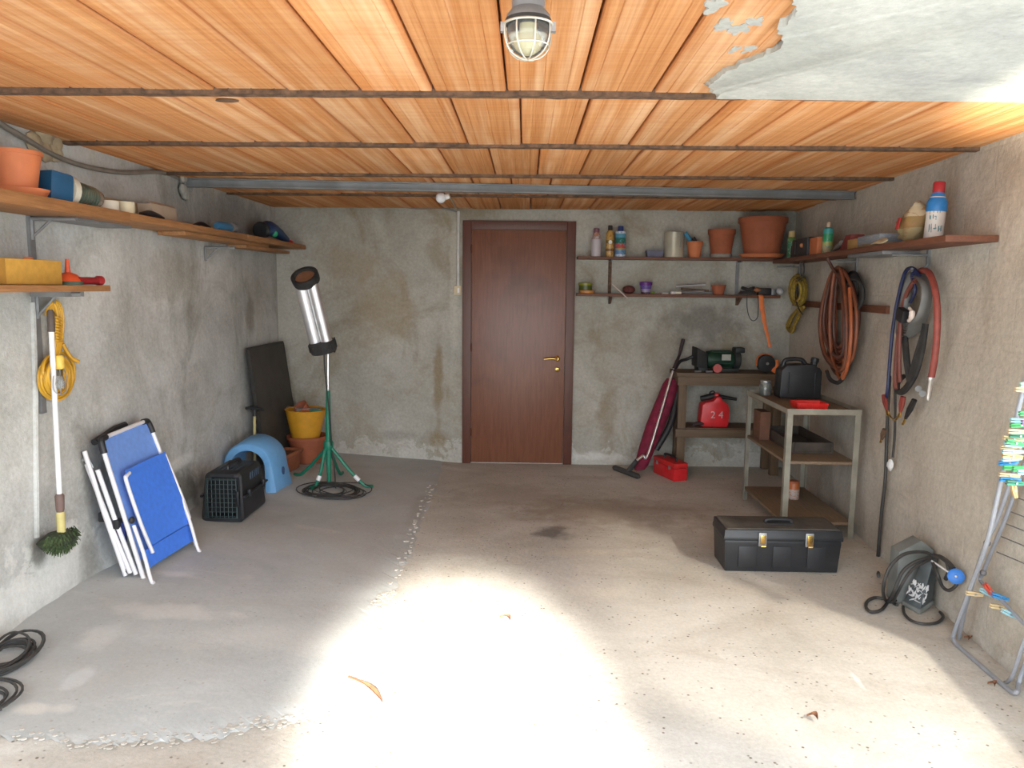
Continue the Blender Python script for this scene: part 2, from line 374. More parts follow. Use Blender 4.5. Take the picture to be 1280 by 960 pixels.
def tag(o, label, cat, group=None):
    o['label'] = label; o['category'] = cat
    if group: o['group'] = group
    return o

def struct(mb, name, m, parent=None, **kw): return mb.build(name, m, parent, kind=None if parent else 'structure', **kw)


def rough(ob, amp, scale, axis=None):
    for v in ob.data.vertices:
        p = ob.location + v.co
        d = noise.noise_vector(p*scale)*amp
        v.co += d if axis is None else V(axis)*d.x

def grid(f, nu, nv):
    vs = [f(i/nu, j/nv) for i in range(nu+1) for j in range(nv+1)]
    fs = [(i*(nv+1)+j, (i+1)*(nv+1)+j, (i+1)*(nv+1)+j+1, i*(nv+1)+j+1) for i in range(nu) for j in range(nv)]
    return MB().add(vs, fs)


# ================================================================== THE ROOM
YF = 1.25
# floor: rises gently to the left wall
fo = struct(grid(lambda a, b: V((-2.3+4.7*a, YF+(YB+0.1-YF)*b, fz(-2.3+4.7*a))), 94, 60), 'floor', M_screed)
for v in fo.data.vertices:
    p = fo.location+v.co; v.co.z += 0.004*noise.noise(p*2.3)-0.002
# the later, smoother slab poured over the left half
edge = [(549, 580), (543, 600), (533, 630), (520, 655), (508, 688), (497, 706), (488, 730), (480, 748), (468, 768), (470, 800), (452, 842), (400, 886), (372, 898), (330, 903), (290, 908), (255, 922), (200, 921), (140, 926), (70, 921), (0, 919)]
ep = [fl(*p) for p in edge]
ep = spline(ep, 12)
rim = []
for i, p in enumerate(ep):
    j = V((noise.noise(p*9.0), noise.noise(p*9.0+V((5, 5, 5))), 0))*0.03+V((noise.noise(p*41.0), noise.noise(p*41.0+V((5, 5, 5))), 0))*0.03
    rim.append(V((p.x, p.y, 0))+j)
rim[0].y = YB+0.05
sl = MB(); vs = []; fs = []
NN = 16
for i, p in enumerate(rim):
    q = V((-2.25, p.y if p.y > 2.62 else 2.62-(2.62-p.y)*1.0, 0))
    q.y = YB+0.05-(YB+0.05-2.45)*(i/(len(rim)-1))
    for k in range(NN+1):
        t = k/NN; x = p.lerp(q, t); vs.append(V((x.x, x.y, fz(x.x)+0.004+0.001*noise.noise(x*3))))
    vs.append(V((p.x+0.03, p.y-0.015, fz(p.x)-0.004)))
K = NN+2
for i in range(len(rim)-1):
    for k in range(NN): fs.append((i*K+k, i*K+k+1, (i+1)*K+k+1, (i+1)*K+k))
    fs.append((i*K+NN+1, i*K, (i+1)*K, (i+1)*K+NN+1))
sl.add(vs, fs); sl.build('floor_slab', M_slab, fo)
# ridge of rough mortar along the joint of the two pours
rg = MB()
for (a, b, wd) in (((541, 606), (489, 735), 0.05), ((486, 742), (470, 762), 0.07), ((520, 793), (470, 806), 0.05)):
    A, B = fl(*a), fl(*b); N = 60
    for i in range(N):
        p = A.lerp(B, (i+random.random())/N); s_ = random.uniform(0.004, 0.011)
        rg.ball((p.x+random.uniform(-wd, wd)*0.6, p.y+random.uniform(-.04, .04), fz(p.x)+0.008), s_, 6, (1.4, 1.6, 0.55))
for i in range(260):
    p = rim[random.randrange(len(rim)//3, len(rim))]; s_ = random.uniform(0.003, 0.008)
    rg.ball((p.x+random.uniform(-.05, .05), p.y+random.uniform(-.06, .03), fz(p.x)+0.005), s_, 6, (1.5, 1.3, 0.5))
rg.build('mortar_crumbs', M_screed, fo, kind='stuff')

ZT = 2.34
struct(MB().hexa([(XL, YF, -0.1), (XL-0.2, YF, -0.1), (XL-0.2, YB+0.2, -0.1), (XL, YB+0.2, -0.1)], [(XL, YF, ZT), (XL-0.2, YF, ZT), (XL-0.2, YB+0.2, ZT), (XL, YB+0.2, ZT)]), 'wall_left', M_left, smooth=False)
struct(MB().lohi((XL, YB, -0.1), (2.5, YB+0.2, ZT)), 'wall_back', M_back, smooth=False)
WY0, WY1, WZ0, WZ1 = 1.38, 2.86, 0.45, 1.95          # made-up side opening, unseen, added to let the side beam in
b = MB()
def wseg(y0, y1, z0, z1): b.hexa([(wx(y0), y0, z0), (wx(y0)+0.2, y0, z0), (wx(y1)+0.2, y1, z0), (wx(y1), y1, z0)], [(wx(y0), y0, z1), (wx(y0)+0.2, y0, z1), (wx(y1)+0.2, y1, z1), (wx(y1), y1, z1)])
wseg(YF, WY0, -0.1, ZT); wseg(WY1, YB, -0.1, ZT); wseg(WY0, WY1, -0.1, WZ0); wseg(WY0, WY1, WZ1, ZT)
struct(b, 'wall_right', M_right, smooth=False)
b = MB()
for y0, y1, z0, z1 in ((WY0, WY0+.05, WZ0, WZ1), (WY1-.05, WY1, WZ0, WZ1), (WY0+.05, WY1-.05, WZ0, WZ0+.05), (WY0+.05, WY1-.05, WZ1-.05, WZ1)): b.hexa([(wx(y0)+.09, y0, z0), (wx(y0)+.13, y0, z0), (wx(y1)+.13, y1, z0), (wx(y1)+.09, y1, z0)], [(wx(y0)+.09, y0, z1), (wx(y0)+.13, y0, z1), (wx(y1)+.13, y1, z1), (wx(y1)+.09, y1, z1)])
struct(b, 'added_window_1', mat('added_window_wood', (0.2, 0.1, 0.05), 0.6), smooth=False)
fwm = MB(); OX0, OX1 = -2.12, 1.85
fwm.lohi((XL-0.2, YF-0.2, -0.1), (OX0, YF, ZT)); fwm.lohi((OX1, YF-0.2, -0.1), (2.1, YF, ZT)); fwm.lohi((OX0, YF-0.2, 2.2), (OX1, YF, ZT))
struct(fwm, 'wall_front', M_front, smooth=False)
struct(MB().lohi((-14, -22, -0.12), (14, YF, -0.02)), 'ground', mat('driveway', (0.5, 0.48, 0.44), 0.9), smooth=False)

# half-round strip in the wall's own material, running down below the lower shelf
cq = [lw(40, 378), lw(43, 480), lw(45, 672)]
struct(MB().tube([V((XL+.002, p.y, p.z)) for p in cq], 0.014, 8), 'trim_4', M_left)
# crumbling mortar footing along the left wall
foot = grid(lambda a, b: V((XL+0.001+(0.075*(1-b)**1.5), YF+0.02+(YB-YF-0.05)*a, fz(XL)-0.02+0.26*b)), 120, 8)
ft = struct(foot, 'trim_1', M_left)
for v in ft.data.vertices:
    p = ft.location+v.co
    k = 0.5+0.9*noise.noise(V((0, p.y*1.3, 0.3)))
    v.co.x = (XL-0.004) - ft.location.x + max(0, (p.x-XL))*max(0.1, k) + 0.012*noise.noise(p*9)*(1 if p.z < 0.3 else 0.2)

# ceiling: slab, rusty joists, rows of hollow clay tiles
ce = struct(MB().lohi((XL-0.2, YF-0.2, 2.27), (2.38, YB+0.2, ZT)), 'ceiling', M_slabup, smooth=False)
JY = [0.75, 1.73, 2.71, 3.68, 4.66, 5.66, 6.70]
tm = None
TW, TL = 0.247, 0.958
def tile_mesh():
    b = MB(); xs = [-TW/2+0.0035, -TW/2+0.007, -0.081, -0.078, -0.075, -0.003, 0, 0.003, 0.075, 0.078, 0.081, TW/2-0.007, TW/2-0.0035]
    zs = [0.006, 0, 0, 0.0025, 0, 0, 0.0025, 0, 0, 0.0025, 0, 0, 0.006]
    n = len(xs); vs = []
    for y in (-TL/2, TL/2): vs += [(x, y, z) for x, z in zip(xs, zs)]
    vs += [(xs[0], -TL/2, 0.05), (xs[-1], -TL/2, 0.05), (xs[0], TL/2, 0.05), (xs[-1], TL/2, 0.05)]
    fs = [(i, i+1, n+i+1, n+i) for i in range(n-1)]
    fs += [(0, n, 2*n+2, 2*n), (n-1, 2*n+1, 2*n+3, 2*n-1), tuple(list(range(n-1, -1, -1))+[2*n, 2*n+1]), tuple(list(range(n, 2*n))+[2*n+3, 2*n+2])]
    return b.add(vs, fs)
first = None
for r_ in range(len(JY)-1):
    y = (JY[r_]+JY[r_+1])/2; off = {1: -0.073, 2: -0.029, 3: 0.06, 4: -0.1, 5: 0.03}.get(r_, 0.0)+TW/2
    i0 = floor((XL-off)/TW)
    for i in range(i0, i0+21):
        x = off+i*TW
        if x-TW/2 > wx(y)+0.08 or x+TW/2 < XL-0.05: continue
        if first is None:
            first = tile_mesh().build('ceiling_tile', M_tile, ce, smooth=False); o = first
        else:
            o = first.copy(); COL.objects.link(o)
        o.parent = ce; o.location = V((x+random.uniform(-.001, .001), y, ZC+random.uniform(-.003, .003))) - V(ce['o'])
        o.rotation_euler = (random.uniform(-.002, .002), random.uniform(-.006, .006), random.uniform(-.002, .002))
        # note: mesh verts were stored relative to the ceiling origin
for o in [c for c in ce.children if c.name.startswith('ceiling_tile')]: pass
me = first.data
oo = V(ce['o'])
for v in me.vertices: v.co += oo
for j in JY[1:-1]:
    b = MB(); N = 90; vs = []
    x0, x1 = XL-0.03, wx(j)+0.03
    for i in range(N+1):
        x = x0+(x1-x0)*i/N; e = lambda s: 0.003*noise.noise(V((x*23+s, j, s)))
        vs += [(x, j-0.022+e(1), ZC-0.015+e(2)), (x, j+0.022+e(3), ZC-0.015+e(4)), (x, j+0.025+e(5), ZC+0.03), (x, j-0.025+e(6), ZC+0.03)]
    fs = [(i*4+k, i*4+(k+1) % 4, i*4+4+(k+1) % 4, i*4+4+k) for i in range(N) for k in range(4)]
    b.add(vs, fs+[(3, 2, 1, 0), (N*4, N*4+1, N*4+2, N*4+3)]).build('steel_joist', M_rust, ce)
# skim of cement plaster over the front right tiles
pp = [(1012, -70), (1004, -20), (1000, 0), (990, 14), (978, 24), (983, 38), (972, 52), (962, 60), (944, 66), (925, 74), (905, 84), (898, 90), (886, 99), (880, 109), (888, 115), (905, 116.5), (940, 117.5)]
pl = [at(u, v, z=ZC) for u, v in pp]
pl = [p+V((noise.noise(p*11), noise.noise(p*11+V((3, 3, 3))), 0))*0.02+V((noise.noise(p*37), noise.noise(p*37+V((3, 3, 3))), 0))*0.016 for p in spline(pl, 9)]
pl = [V((p.x, min(p.y, 2.735), 0)) for p in pl] + [V((wx(2.7)+0.02, 2.735, 0)), V((wx(0.9)+0.02, 0.9, 0)), V((pl[0].x-0.05, 0.9, 0))]
cen = sum(pl, V())/len(pl)
b = MB(); n_ = len(pl); top = [V((p.x, p.y, ZC+0.003)) for p in pl]; bot = []
for p in pl:
    q = p.lerp(cen, 0.02); bot.append(V((q.x if q.x < 1.9 else p.x, q.y if p.y < 2.7 else p.y-0.004, ZC-0.004 if p.y < 2.7 else ZC-0.019)))
mid = [V((p.lerp(cen, 0.12).x, p.lerp(cen, 0.12).y, ZC-0.018+0.003*noise.noise(p*6))) for p in pl]
b.add(top+bot+mid, [(i, (i+1) % n_, n_+(i+1) % n_, n_+i) for i in range(n_)]+[(n_+i, n_+(i+1) % n_, 2*n_+(i+1) % n_, 2*n_+i) for i in range(n_)]+[tuple(range(2*n_, 3*n_))])
b.build('plaster_patch', M_plast, ce)
for (u, v, s_) in ((893, 6, .03), (905, 30, .035), (925, 34, .03), (945, 26, .025), (936, 60, .025), (918, 60, .02)):
    p = at(u, v, z=ZC); N = 22; ringp = []
    for k in range(N):
        a = 2*pi*k/N; r = s_*(1+0.9*noise.noise(V((u+cos(a)*1.6, v+sin(a)*1.6, 0)))); ringp.append(V((p.x+r*0.8*cos(a), p.y+r*1.5*sin(a), ZC-0.001)))
    MB().hexa([q+V((0, 0, .006)) for q in ringp], [p.lerp(q, .86)+V((0, 0, -.003)) for q in ringp]).build('plaster_dab', M_plast, ce)
# row of broken tile mouths behind the second last joist
for i, u in enumerate((659, 671, 684, 712, 722, 734, 746, 787)):
    p = at(u, 221.5, z=ZC-0.003); MB().box(p, (0.045, 0.022, 0.006)).build('broken_tile_mouth', mat('hole_dark', (0.02, 0.012, 0.01), 0.9), ce)
p = at(284, 126, z=ZC-0.002); MB().ball(p, 0.03, 10, (1.5, 0.9, 0.1)).build('dark_stain_lump', M_rust, ce)

# steel cross beam under the ceiling
bA, bB = V((XL+0.01, 4.87, ZC-0.055)), V((wx(5.25)-0.005, 5.25, ZC-0.055))
d = (bB-bA).normalized(); nrm = V((-d.y, d.x, 0))
b = MB()
prof = [(0, 0), (0.06, 0), (0.06, 0.008), (0.034, 0.008), (0.034, 0.045), (0.06, 0.045), (0.06, 0.053), (0, 0.053), (0, 0.045), (0.026, 0.045), (0.026, 0.008), (0, 0.008)]
b.hexa([bA+nrm*x+V((0, 0, z)) for x, z in prof], [bB+nrm*x+V((0, 0, z)) for x, z in prof])
tag(b.build('steel_beam', mat('beam_paint', (0.19, 0.20, 0.205), 0.5, 0.1, 0.2, 6), smooth=False), 'grey painted steel beam crossing the room under the clay tile ceiling', 'beam')
# mortar lump at the beam's left bearing
g_ = MB(); p0 = lw(233, 226, 0.02)
for i in range(9): g_.ball(p0+V((random.uniform(-.01, .02), random.uniform(-.09, .05), random.uniform(-.1, .02))), random.uniform(.025, .05), 8, (0.6, 1, 1))
struct(g_, 'trim_2', M_left)

# ------------------------------------------------------------------ inner door
dr = thing('door_1', 'brown veneered flush door in a dark wooden frame in the back wall', 'door', (-0.06, YB, 0)); dr['kind'] = 'structure'
x0, x1, zt = -0.548, 0.424, 2.125
jw = 0.075
MB().lohi((x0, YB-0.028, 0), (x0+jw, YB+0.0, zt)).build('door_jamb', M_frame, dr, 0.004)
MB().lohi((x1-jw, YB-0.028, 0), (x1, YB+0.0, zt)).build('door_jamb', M_frame, dr, 0.004)
MB().lohi((x0+jw, YB-0.028, zt-jw), (x1-jw, YB, zt)).build('door_head', M_frame, dr, 0.004)
MB().lohi((x0+jw+0.003, YB-0.014, 0.008), (x1-jw-0.003, YB, zt-jw-0.003)).build('door_leaf', M_door, dr, 0.002)
hx, hz = bw(692, 448).x+0.03, bw(692, 448).z
h = MB(); h.lathe([(0.026, 0), (0.026, 0.004), (0.022, 0.007), (0.012, 0.01), (0.01, 0.045)], (hx, YB-0.014, hz), (0, -1, 0), 20)
h.tube(spline([(hx, YB-0.052, hz), (hx-0.02, YB-0.06, hz+0.002), (hx-0.06, YB-0.06, hz+0.003), (hx-0.115, YB-0.058, hz-0.004)], 5), [0.011]*11+[0.009]*5, 10)
h.build('door_handle', M_brass, dr)
h = MB().lathe([(0.023, 0), (0.023, 0.004), (0.019, 0.007)], (hx+0.002, YB-0.014, hz-0.095), (0, -1, 0), 20); h.build('lock_rosette', M_brass, dr)
MB().box((hx+0.002, YB-0.0225, hz-0.098), (0.005, 0.002, 0.018)).build('keyhole', M_black, dr)
for z in (0.25, 1.0, 1.85): MB().cyl((x0+jw-0.001, YB-0.03, z), (x0+jw-0.001, YB-0.03, z+0.07), 0.006, n=8).build('hinge', M_frame, dr)

# ------------------------------------------------------------------ lights and wiring of the room
lx = V((-0.002, 1.78, ZC))
L = thing('bulkhead_lamp', 'caged glass bulkhead lamp with grey cast body on the clay ceiling', 'lamp', lx)
b = MB().lathe([(0.038, 0.0), (0.042, 0.012), (0.04, 0.045), (0.047, 0.07)], lx+V((0, 0, -0.07)), n=28)
b = MB().lathe([(0.043, 0.07), (0.043, 0.058), (0.036, 0.05), (0.036, 0.022), (0.048, 0.008), (0.05, 0.0)], lx+V((0, 0, -0.07)), n=28); b.build('lamp_body', M_upr, L)
MB().lathe([(0.05, 0.0), (0.0515, -0.003), (0.0515, -0.009), (0.049, -0.012)], lx+V((0, 0, -0.07)), n=28).build('gasket', M_rubber, L)
gz = lx+V((0, 0, -0.082))
dome = [(0.046, 0), (0.047, -0.012), (0.0455, -0.028), (0.040, -0.044), (0.030, -0.056), (0.016, -0.0635), (0.0, -0.066)]
mg = mat('dusty_glass', (0.93, 0.95, 0.93), 0.12, 0, 0.03, trans=0.92)
MB().lathe(dome, gz, n=28).build('glass_dome', mg, L)
b = MB().lathe([(0.0, -0.05), (0.014, -0.047), (0.022, -0.036), (0.022, -0.026), (0.013, -0.012), (0.012, 0.0)], gz, n=18); b.build('bulb', mat('bulb_glass', (0.85, 0.78, 0.45), 0.3), L)
b = MB()
for k in range(4):
    an = k*pi/4+0.3; c_, s_ = cos(an), sin(an)
    pts = [gz+V((c_*r*1.14*sg, s_*r*1.14*sg, z*1.1)) for sg, seq in ((1, dome), (-1, dome[::-1][1:])) for r, z in seq]
    b.tube(spline(pts, 2), 0.0018, 6)
b.tube([gz+V((0.0545*cos(a*pi/12), 0.0545*sin(a*pi/12), 0)) for a in range(24)], 0.0028, 6, True)
b.tube([gz+V((0.047*cos(a*pi/12), 0.047*sin(a*pi/12), -0.044)) for a in range(24)], 0.0018, 6, True)
b.build('wire_guard', mat('guard_wire', (0.62, 0.6, 0.52), 0.4, 0.6), L)
for sx in (-1, 1): MB().box(lx+V((sx*0.055, 0, -0.086)), (0.012, 0.016, 0.02)).build('guard_clip', M_steel, L)

# back wall bulb holder, conduit and switch
sp_ = bw(572, 262, 0.02)
W = thing('wall_bulb', 'bare bulb on a bent bracket above the left door edge', 'lamp', (sp_.x, YB, sp_.z))
bp = at(552, 247, y=5.42); ar = at(561, 243, y=5.46)
b = MB().tube([sp_+V((0, 0.015, 0)), sp_+V((0, -0.03, -0.01)), ar, bp+V((0.045, 0, 0.008))], 0.007, 8); b.build('bracket_arm', mat('old_ivory', (0.55, 0.48, 0.36), 0.6), W)
MB().cyl(bp+V((0.055, 0, 0.01)), bp+V((0.028, 0, 0.004)), 0.016, 0.02, 14).build('lamp_holder', M_white, W)
MB().ball(bp+V((-0.005, 0, -0.002)), 0.036, 18).build('bulb', mat('opal_glass', (0.8, 0.82, 0.86), 0.25), W)
ce1, ce2 = bw(573, 264, 0.012), bw(572.5, 358, 0.012)
C_ = thing('light_switch', 'cream light switch under white conduit left of the brown door', 'switch', (ce2.x, YB, ce2.z))
MB().cyl(ce1, ce2, 0.012, n=12).build('conduit', mat('conduit_white', (0.6, 0.6, 0.58), 0.5), C_)
sw = bw(572, 363, 0.015)
MB().box(sw, (0.062, 0.03, 0.08)).build('switch_box', mat('cream_plastic', (0.62, 0.52, 0.34), 0.5), C_, 0.005)
MB().box(sw+V((0.008, -0.018, 0)), (0.018, 0.01, 0.04)).build('rocker', M_white, C_, 0.002)
tag(MB().tube(spline([bw(478, 254, .01), bw(500, 258, .012), bw(525, 261, .012), bw(548, 260, .012), bw(560, 262, .012), bw(571, 265, .014)], 5), 0.007, 6).build('lighting_cable', M_upr), 'grey cable along the top of the back wall to the bulb bracket', 'cable')
tag(MB().tube(spline([lw(-40, 125, .02), lw(0, 154, .02), lw(30, 172, .03), lw(60, 190, .03), lw(90, 203, .03), lw(125, 212, .03), lw(160, 216, .025), lw(200, 215, .02), lw(222, 222, .015)], 5), 0.012, 8).build('ceiling_cable', mat('cable_grey', (0.22, 0.20, 0.17), 0.7)), 'grey cable sagging along the top of the left wall above the long shelf', 'cable')
g_ = MB(); p0 = lw(62, 180, 0.01)
for i in range(10): g_.ball(p0+V((0, random.uniform(-.12, .12), random.uniform(-.06, .05))), random.uniform(.03, .06), 8, (0.35, 1, 0.8))
struct(g_, 'trim_3', mat('tan_mortar', (0.42, 0.34, 0.22), 0.95, 0, 0.2, 14, 0.5))


# ================================================================== LEFT WALL
def text_mesh(s, size):
    cu = bpy.data.curves.new('t', 'FONT'); cu.body = s; cu.size = size; cu.align_x = 'CENTER'; cu.align_y = 'CENTER'; cu.extrude = 0.0008
    o = bpy.data.objects.new('t', cu); me = bpy.data.meshes.new_from_object(o)
    vs = [v.co.copy() for v in me.vertices]; fs = [tuple(p.vertices) for p in me.polygons]
    bpy.data.objects.remove(o); bpy.data.curves.remove(cu); bpy.data.meshes.remove(me)
    return vs, fs

def bracket(name, p, out, n_up, drop, reach, parent):
    """shelf bracket: foot on the wall, arm under the board and a small brace"""
    b = MB(); o = V(out).normalized()
    b.tube([p+V((0, 0, -drop)), p+V((0, 0, -0.006)), ], 0.009, 6)
    b.tube([p+V((0, 0, -0.01)), p+o*reach+V((0, 0, -0.01))], 0.010, 6)
    b.tube([p+V((0, 0, -drop*0.9)), p+o*reach*0.45+V((0, 0, -0.012))], 0.006, 6)
    b.build(name, M_upr, parent)

ZS = 1.90                                   # top of the long upper shelf
US = thing('wall_shelf', 'long upper shelf of lapped wooden boards on the left wall', 'shelf', (XL, 4.0, ZS))
def board(y0, y1, z0, z1, xf, parent, m=M_board, xb=XL+0.004, skew=0.0):
    b = MB().lohi((xb, y0, z0), (xf, y1, z1)); o = b.build('board', m, parent, 0.003)
    return o
board(1.9, 3.72, ZS-0.05, ZS, -1.90, US)
board(3.725, 5.30, ZS-0.036, ZS, -1.905, US)
board(5.305, 6.68, ZS-0.036, ZS, -1.90, US)
board(3.42, 4.6, ZS-0.066, ZS-0.0515, -1.91, US) if False else None
board(4.45, 5.9, ZS-0.060, ZS-0.037, -1.96, US, xb=-2.12)
board(5.45, 6.45, ZS-0.082, ZS-0.0605, -1.97, US, xb=-2.10)
for y in (3.37, 5.2): bracket('bracket', V((XL+0.012, y, ZS-0.052 if y < 4 else ZS-0.084)), (1, 0, 0), 0, 0.10, 0.2, US)
MB().lohi((XL+0.001, 3.352, 0.98), (XL+0.014, 3.388, ZS-0.05)).build('shelf_upright', M_upr, US)
MB().lohi((XL+0.03, 3.42, ZS-0.064), (-1.99, 3.9, ZS-0.051)).build('grey_batten', M_upr, US)

LS = thing('wall_shelf', 'short lower wooden shelf on the left wall holding the yellow box', 'shelf', (XL, 3.0, 1.54))
MB().lohi((XL+0.004, 2.1, 1.525), (-1.93, 3.565, 1.553)).build('board', M_board, LS, 0.003)
bracket('bracket', V((XL+0.02, 3.36, 1.524)), (1, 0, 0), 0, 0.12, 0.2, LS)
MB().lohi((XL+0.03, 3.3, 1.502), (-1.99, 3.45, 1.524)).build('grey_batten', M_upr, LS)

def pot(name, label, o, r, h, m, rim=0.15, sauc=None, saucm=None, group=None, lean=(0, 0, 1)):
    t = thing(name, label, 'pot', o, group); o = V(o); z0 = 0.0
    if sauc:
        MB().lathe([(r*0.55, 0), (sauc*0.86, 0.002), (sauc, 0.03), (sauc*0.95, 0.032), (sauc*0.8, 0.012), (0, 0.011)], o, lean, 28).build('saucer', saucm or m, t); z0 = 0.012
    t_ = 0.012*r/0.1 if r < 0.1 else 0.012
    MB().lathe([(r*0.70, z0), (r*0.93, z0+h*(1-rim)), (r*0.99, z0+h*(1-rim)), (r, z0+h*0.98), (r*0.985, z0+h), (r*0.93, z0+h), (r*0.90, z0+h*(1-rim)), (r*0.66, z0+h*0.12), (0, z0+h*0.1)], o, lean, 28).build('pot_body', m, t)
    return t

zt = ZS+0.001
pot('flower_pot', 'orange plastic flower pot on a saucer at the near end of the upper left shelf', (-2.03, 3.095, zt), 0.098, 0.165, M_terra2, 0.1, 0.115, M_terra2)
# lantern lying on its side
lz = ZS+0.07; la = V((-2.03, 3.24, lz)); dirl = V((0.28, 0.92, -0.10)).normalized()
K = thing('camping_lantern', 'blue lantern with green ribbed globe lying on the upper left shelf', 'lantern', (-2.03, 3.35, zt))
q = dirl.to_track_quat('Z', 'Y').to_matrix()
MB(Matrix.Translation(la) @ q.to_4x4()).box((0, 0, 0.062), (0.12, 0.125, 0.115)).build('battery_case', mat('lantern_blue', (0.015, 0.10, 0.22), 0.5), K, 0.018)
MB().lathe([(0.052, 0.12), (0.066, 0.123), (0.067, 0.15), (0.045, 0.15)], la, dirl, 24).build('white_collar', mat('lantern_cream', (0.62, 0.60, 0.5), 0.5), K)
pr = []
for i in range(9):
    z = 0.15+i*0.014; r = 0.040-i*0.0012; pr += [(r, z), (r+0.004, z+0.004), (r+0.004, z+0.008), (r, z+0.012)]
MB().lathe(pr, la, dirl, 22).build('ribbed_tube', mat('lantern_green', (0.01, 0.17, 0.13), 0.35), K)
MB().lathe([(0.050, 0.148), (0.052, 0.2), (0.048, 0.26), (0.036, 0.30), (0.015, 0.318), (0, 0.32)], la, dirl, 24).build('clear_globe', mat('lantern_globe', (0.75, 0.70, 0.6), 0.1, 0, 0.03, trans=0.9), K)
def tape(o, r, w_, ax, m, label):
    t = MB().lathe([(r*0.6, 0), (r, 0), (r, w_), (r*0.6, w_), (r*0.6, 0)], o, ax, 24).build('tape_roll', m); return tag(t, label, 'tape', None)
M_cream = mat('cream_tape', (0.70, 0.66, 0.55), 0.6, 0, 0.05)
tape((-1.975, 3.66, zt), 0.05, 0.045, (0, 0, 1), M_cream, 'white tape roll flat on the upper left shelf next to the lantern globe')
tape((-1.965, 3.80, zt), 0.045, 0.055, (0, 0, 1), mat('ivory_tape', (0.66, 0.60, 0.42), 0.6), 'ivory tape roll on the upper left shelf, second roll from the lantern')
tag(MB().hexa([V((-2.12, 3.55, zt)), V((-2.03, 3.56, zt)), V((-2.03, 3.76, zt)), V((-2.12, 3.76, zt))], [V((-2.13, 3.54, zt+.05)), V((-2.10, 3.56, zt+.10)), V((-2.06, 3.76, zt+.05)), V((-2.13, 3.78, zt+.04))]).build('folded_paper', mat('paper', (0.55, 0.56, 0.62), 0.7)), 'folded white paper bag behind the tape rolls on the upper left shelf', 'paper')
tag(MB().lohi((-2.14, 3.82, zt), (-2.085, 4.3, zt+0.085)).build('thin_carton', mat('carton_tan', (0.36, 0.27, 0.16), 0.8), bevel=0.002), 'long low tan carton at the wall behind the open paper box', 'carton')
b = MB().tube(spline([(-1.95, 3.92, zt+.012), (-1.94, 4.02, zt+.02), (-1.935, 4.14, zt+.008)], 5), [0.008, .009, .011, .014, .016, .016, .014, .012, .01, .008, .006], 8)
tag(b.build('black_knife', M_black), 'black handled knife lying on the upper left shelf before the paper box', 'knife')
pb = thing('paper_box', 'pale open cardboard box on the upper left shelf', 'box', (-2.0, 4.3, zt))
M_card = mat('pale_card', (0.50, 0.41, 0.31), 0.85, 0, 0.06)
MB().lohi((-2.08, 4.15, zt), (-2.0, 4.44, zt+0.085)).build('box_body', M_card, pb, 0.002)
MB().hexa([V((-2.0, 4.15, zt+.084)), V((-2.0, 4.44, zt+.084)), V((-2.03, 4.44, zt+.10)), V((-2.03, 4.15, zt+.10))], [V((-2.0, 4.15, zt+.086)), V((-2.0, 4.44, zt+.086)), V((-2.03, 4.44, zt+.103)), V((-2.03, 4.15, zt+.103))]).build('box_flap', M_card, pb)
# small blue things at the far end of the upper shelf
t = thing('spray_nozzle', 'small light blue and grey hose nozzle on the upper left shelf', 'nozzle', (-2.0, 5.1, zt))
MB().lathe([(0.02, 0), (0.03, 0.03), (0.032, 0.16), (0.022, 0.19)], (-2.0, 5.0, zt+0.033), (0.1, 1, 0), 16).build('nozzle_body', mat('mid_blue', (0.05, 0.22, 0.42), 0.5), t)
MB().lathe([(0.033, 0.19), (0.036, 0.2), (0.034, 0.24), (0.015, 0.245)], (-2.0, 5.0, zt+0.036), (0.1, 1, 0), 16).build('nozzle_tip', M_upr, t)
tag(MB().tube(spline([(-2.04, 4.75, zt+.012), (-2.03, 4.85, zt+.035), (-2.02, 4.95, zt+.014)], 5), 0.012, 8).build('black_grip', M_black), 'small black curved grip beside the light blue nozzle on the shelf', 'grip')
t = thing('power_tool', 'blue power tool with green button near the far end of the left shelf', 'tool', (-2.0, 6.2, zt))
A_ = V((-2.02, 5.95, zt+0.07))
b = MB().tube(spline([A_, A_+V((0.01, 0.12, 0.025)), A_+V((0.02, 0.3, 0.0)), A_+V((0.03, 0.48, -0.04))], 5), [0.05, .055, .058, .06, .06, .058, .056, .053, .05, .047, .044, .04, .036, .033, .03, .028], 14)
b.build('tool_body', mat('tool_blue', (0.008, 0.05, 0.16), 0.45), t)
MB().ball(A_+V((0.05, 0.12, -0.015)), 0.026, 12).build('green_button', mat('button_green', (0.05, 0.5, 0.25), 0.4), t)
MB().lathe([(0.05, 0), (0.062, 0.01), (0.062, 0.05), (0.045, 0.06)], A_+V((0, -0.06, 0)), (0.05, 1, 0.1), 18).build('tool_head', M_black, t)
b = MB().tube(spline([A_+V((0.03, 0.46, -0.045)), A_+V((0.05, 0.55, -0.05)), A_+V((0.03, 0.66, -0.055)), A_+V((0.02, 0.7, -.055))], 4), 0.012, 8); b.build('red_cable_end', M_red, t)

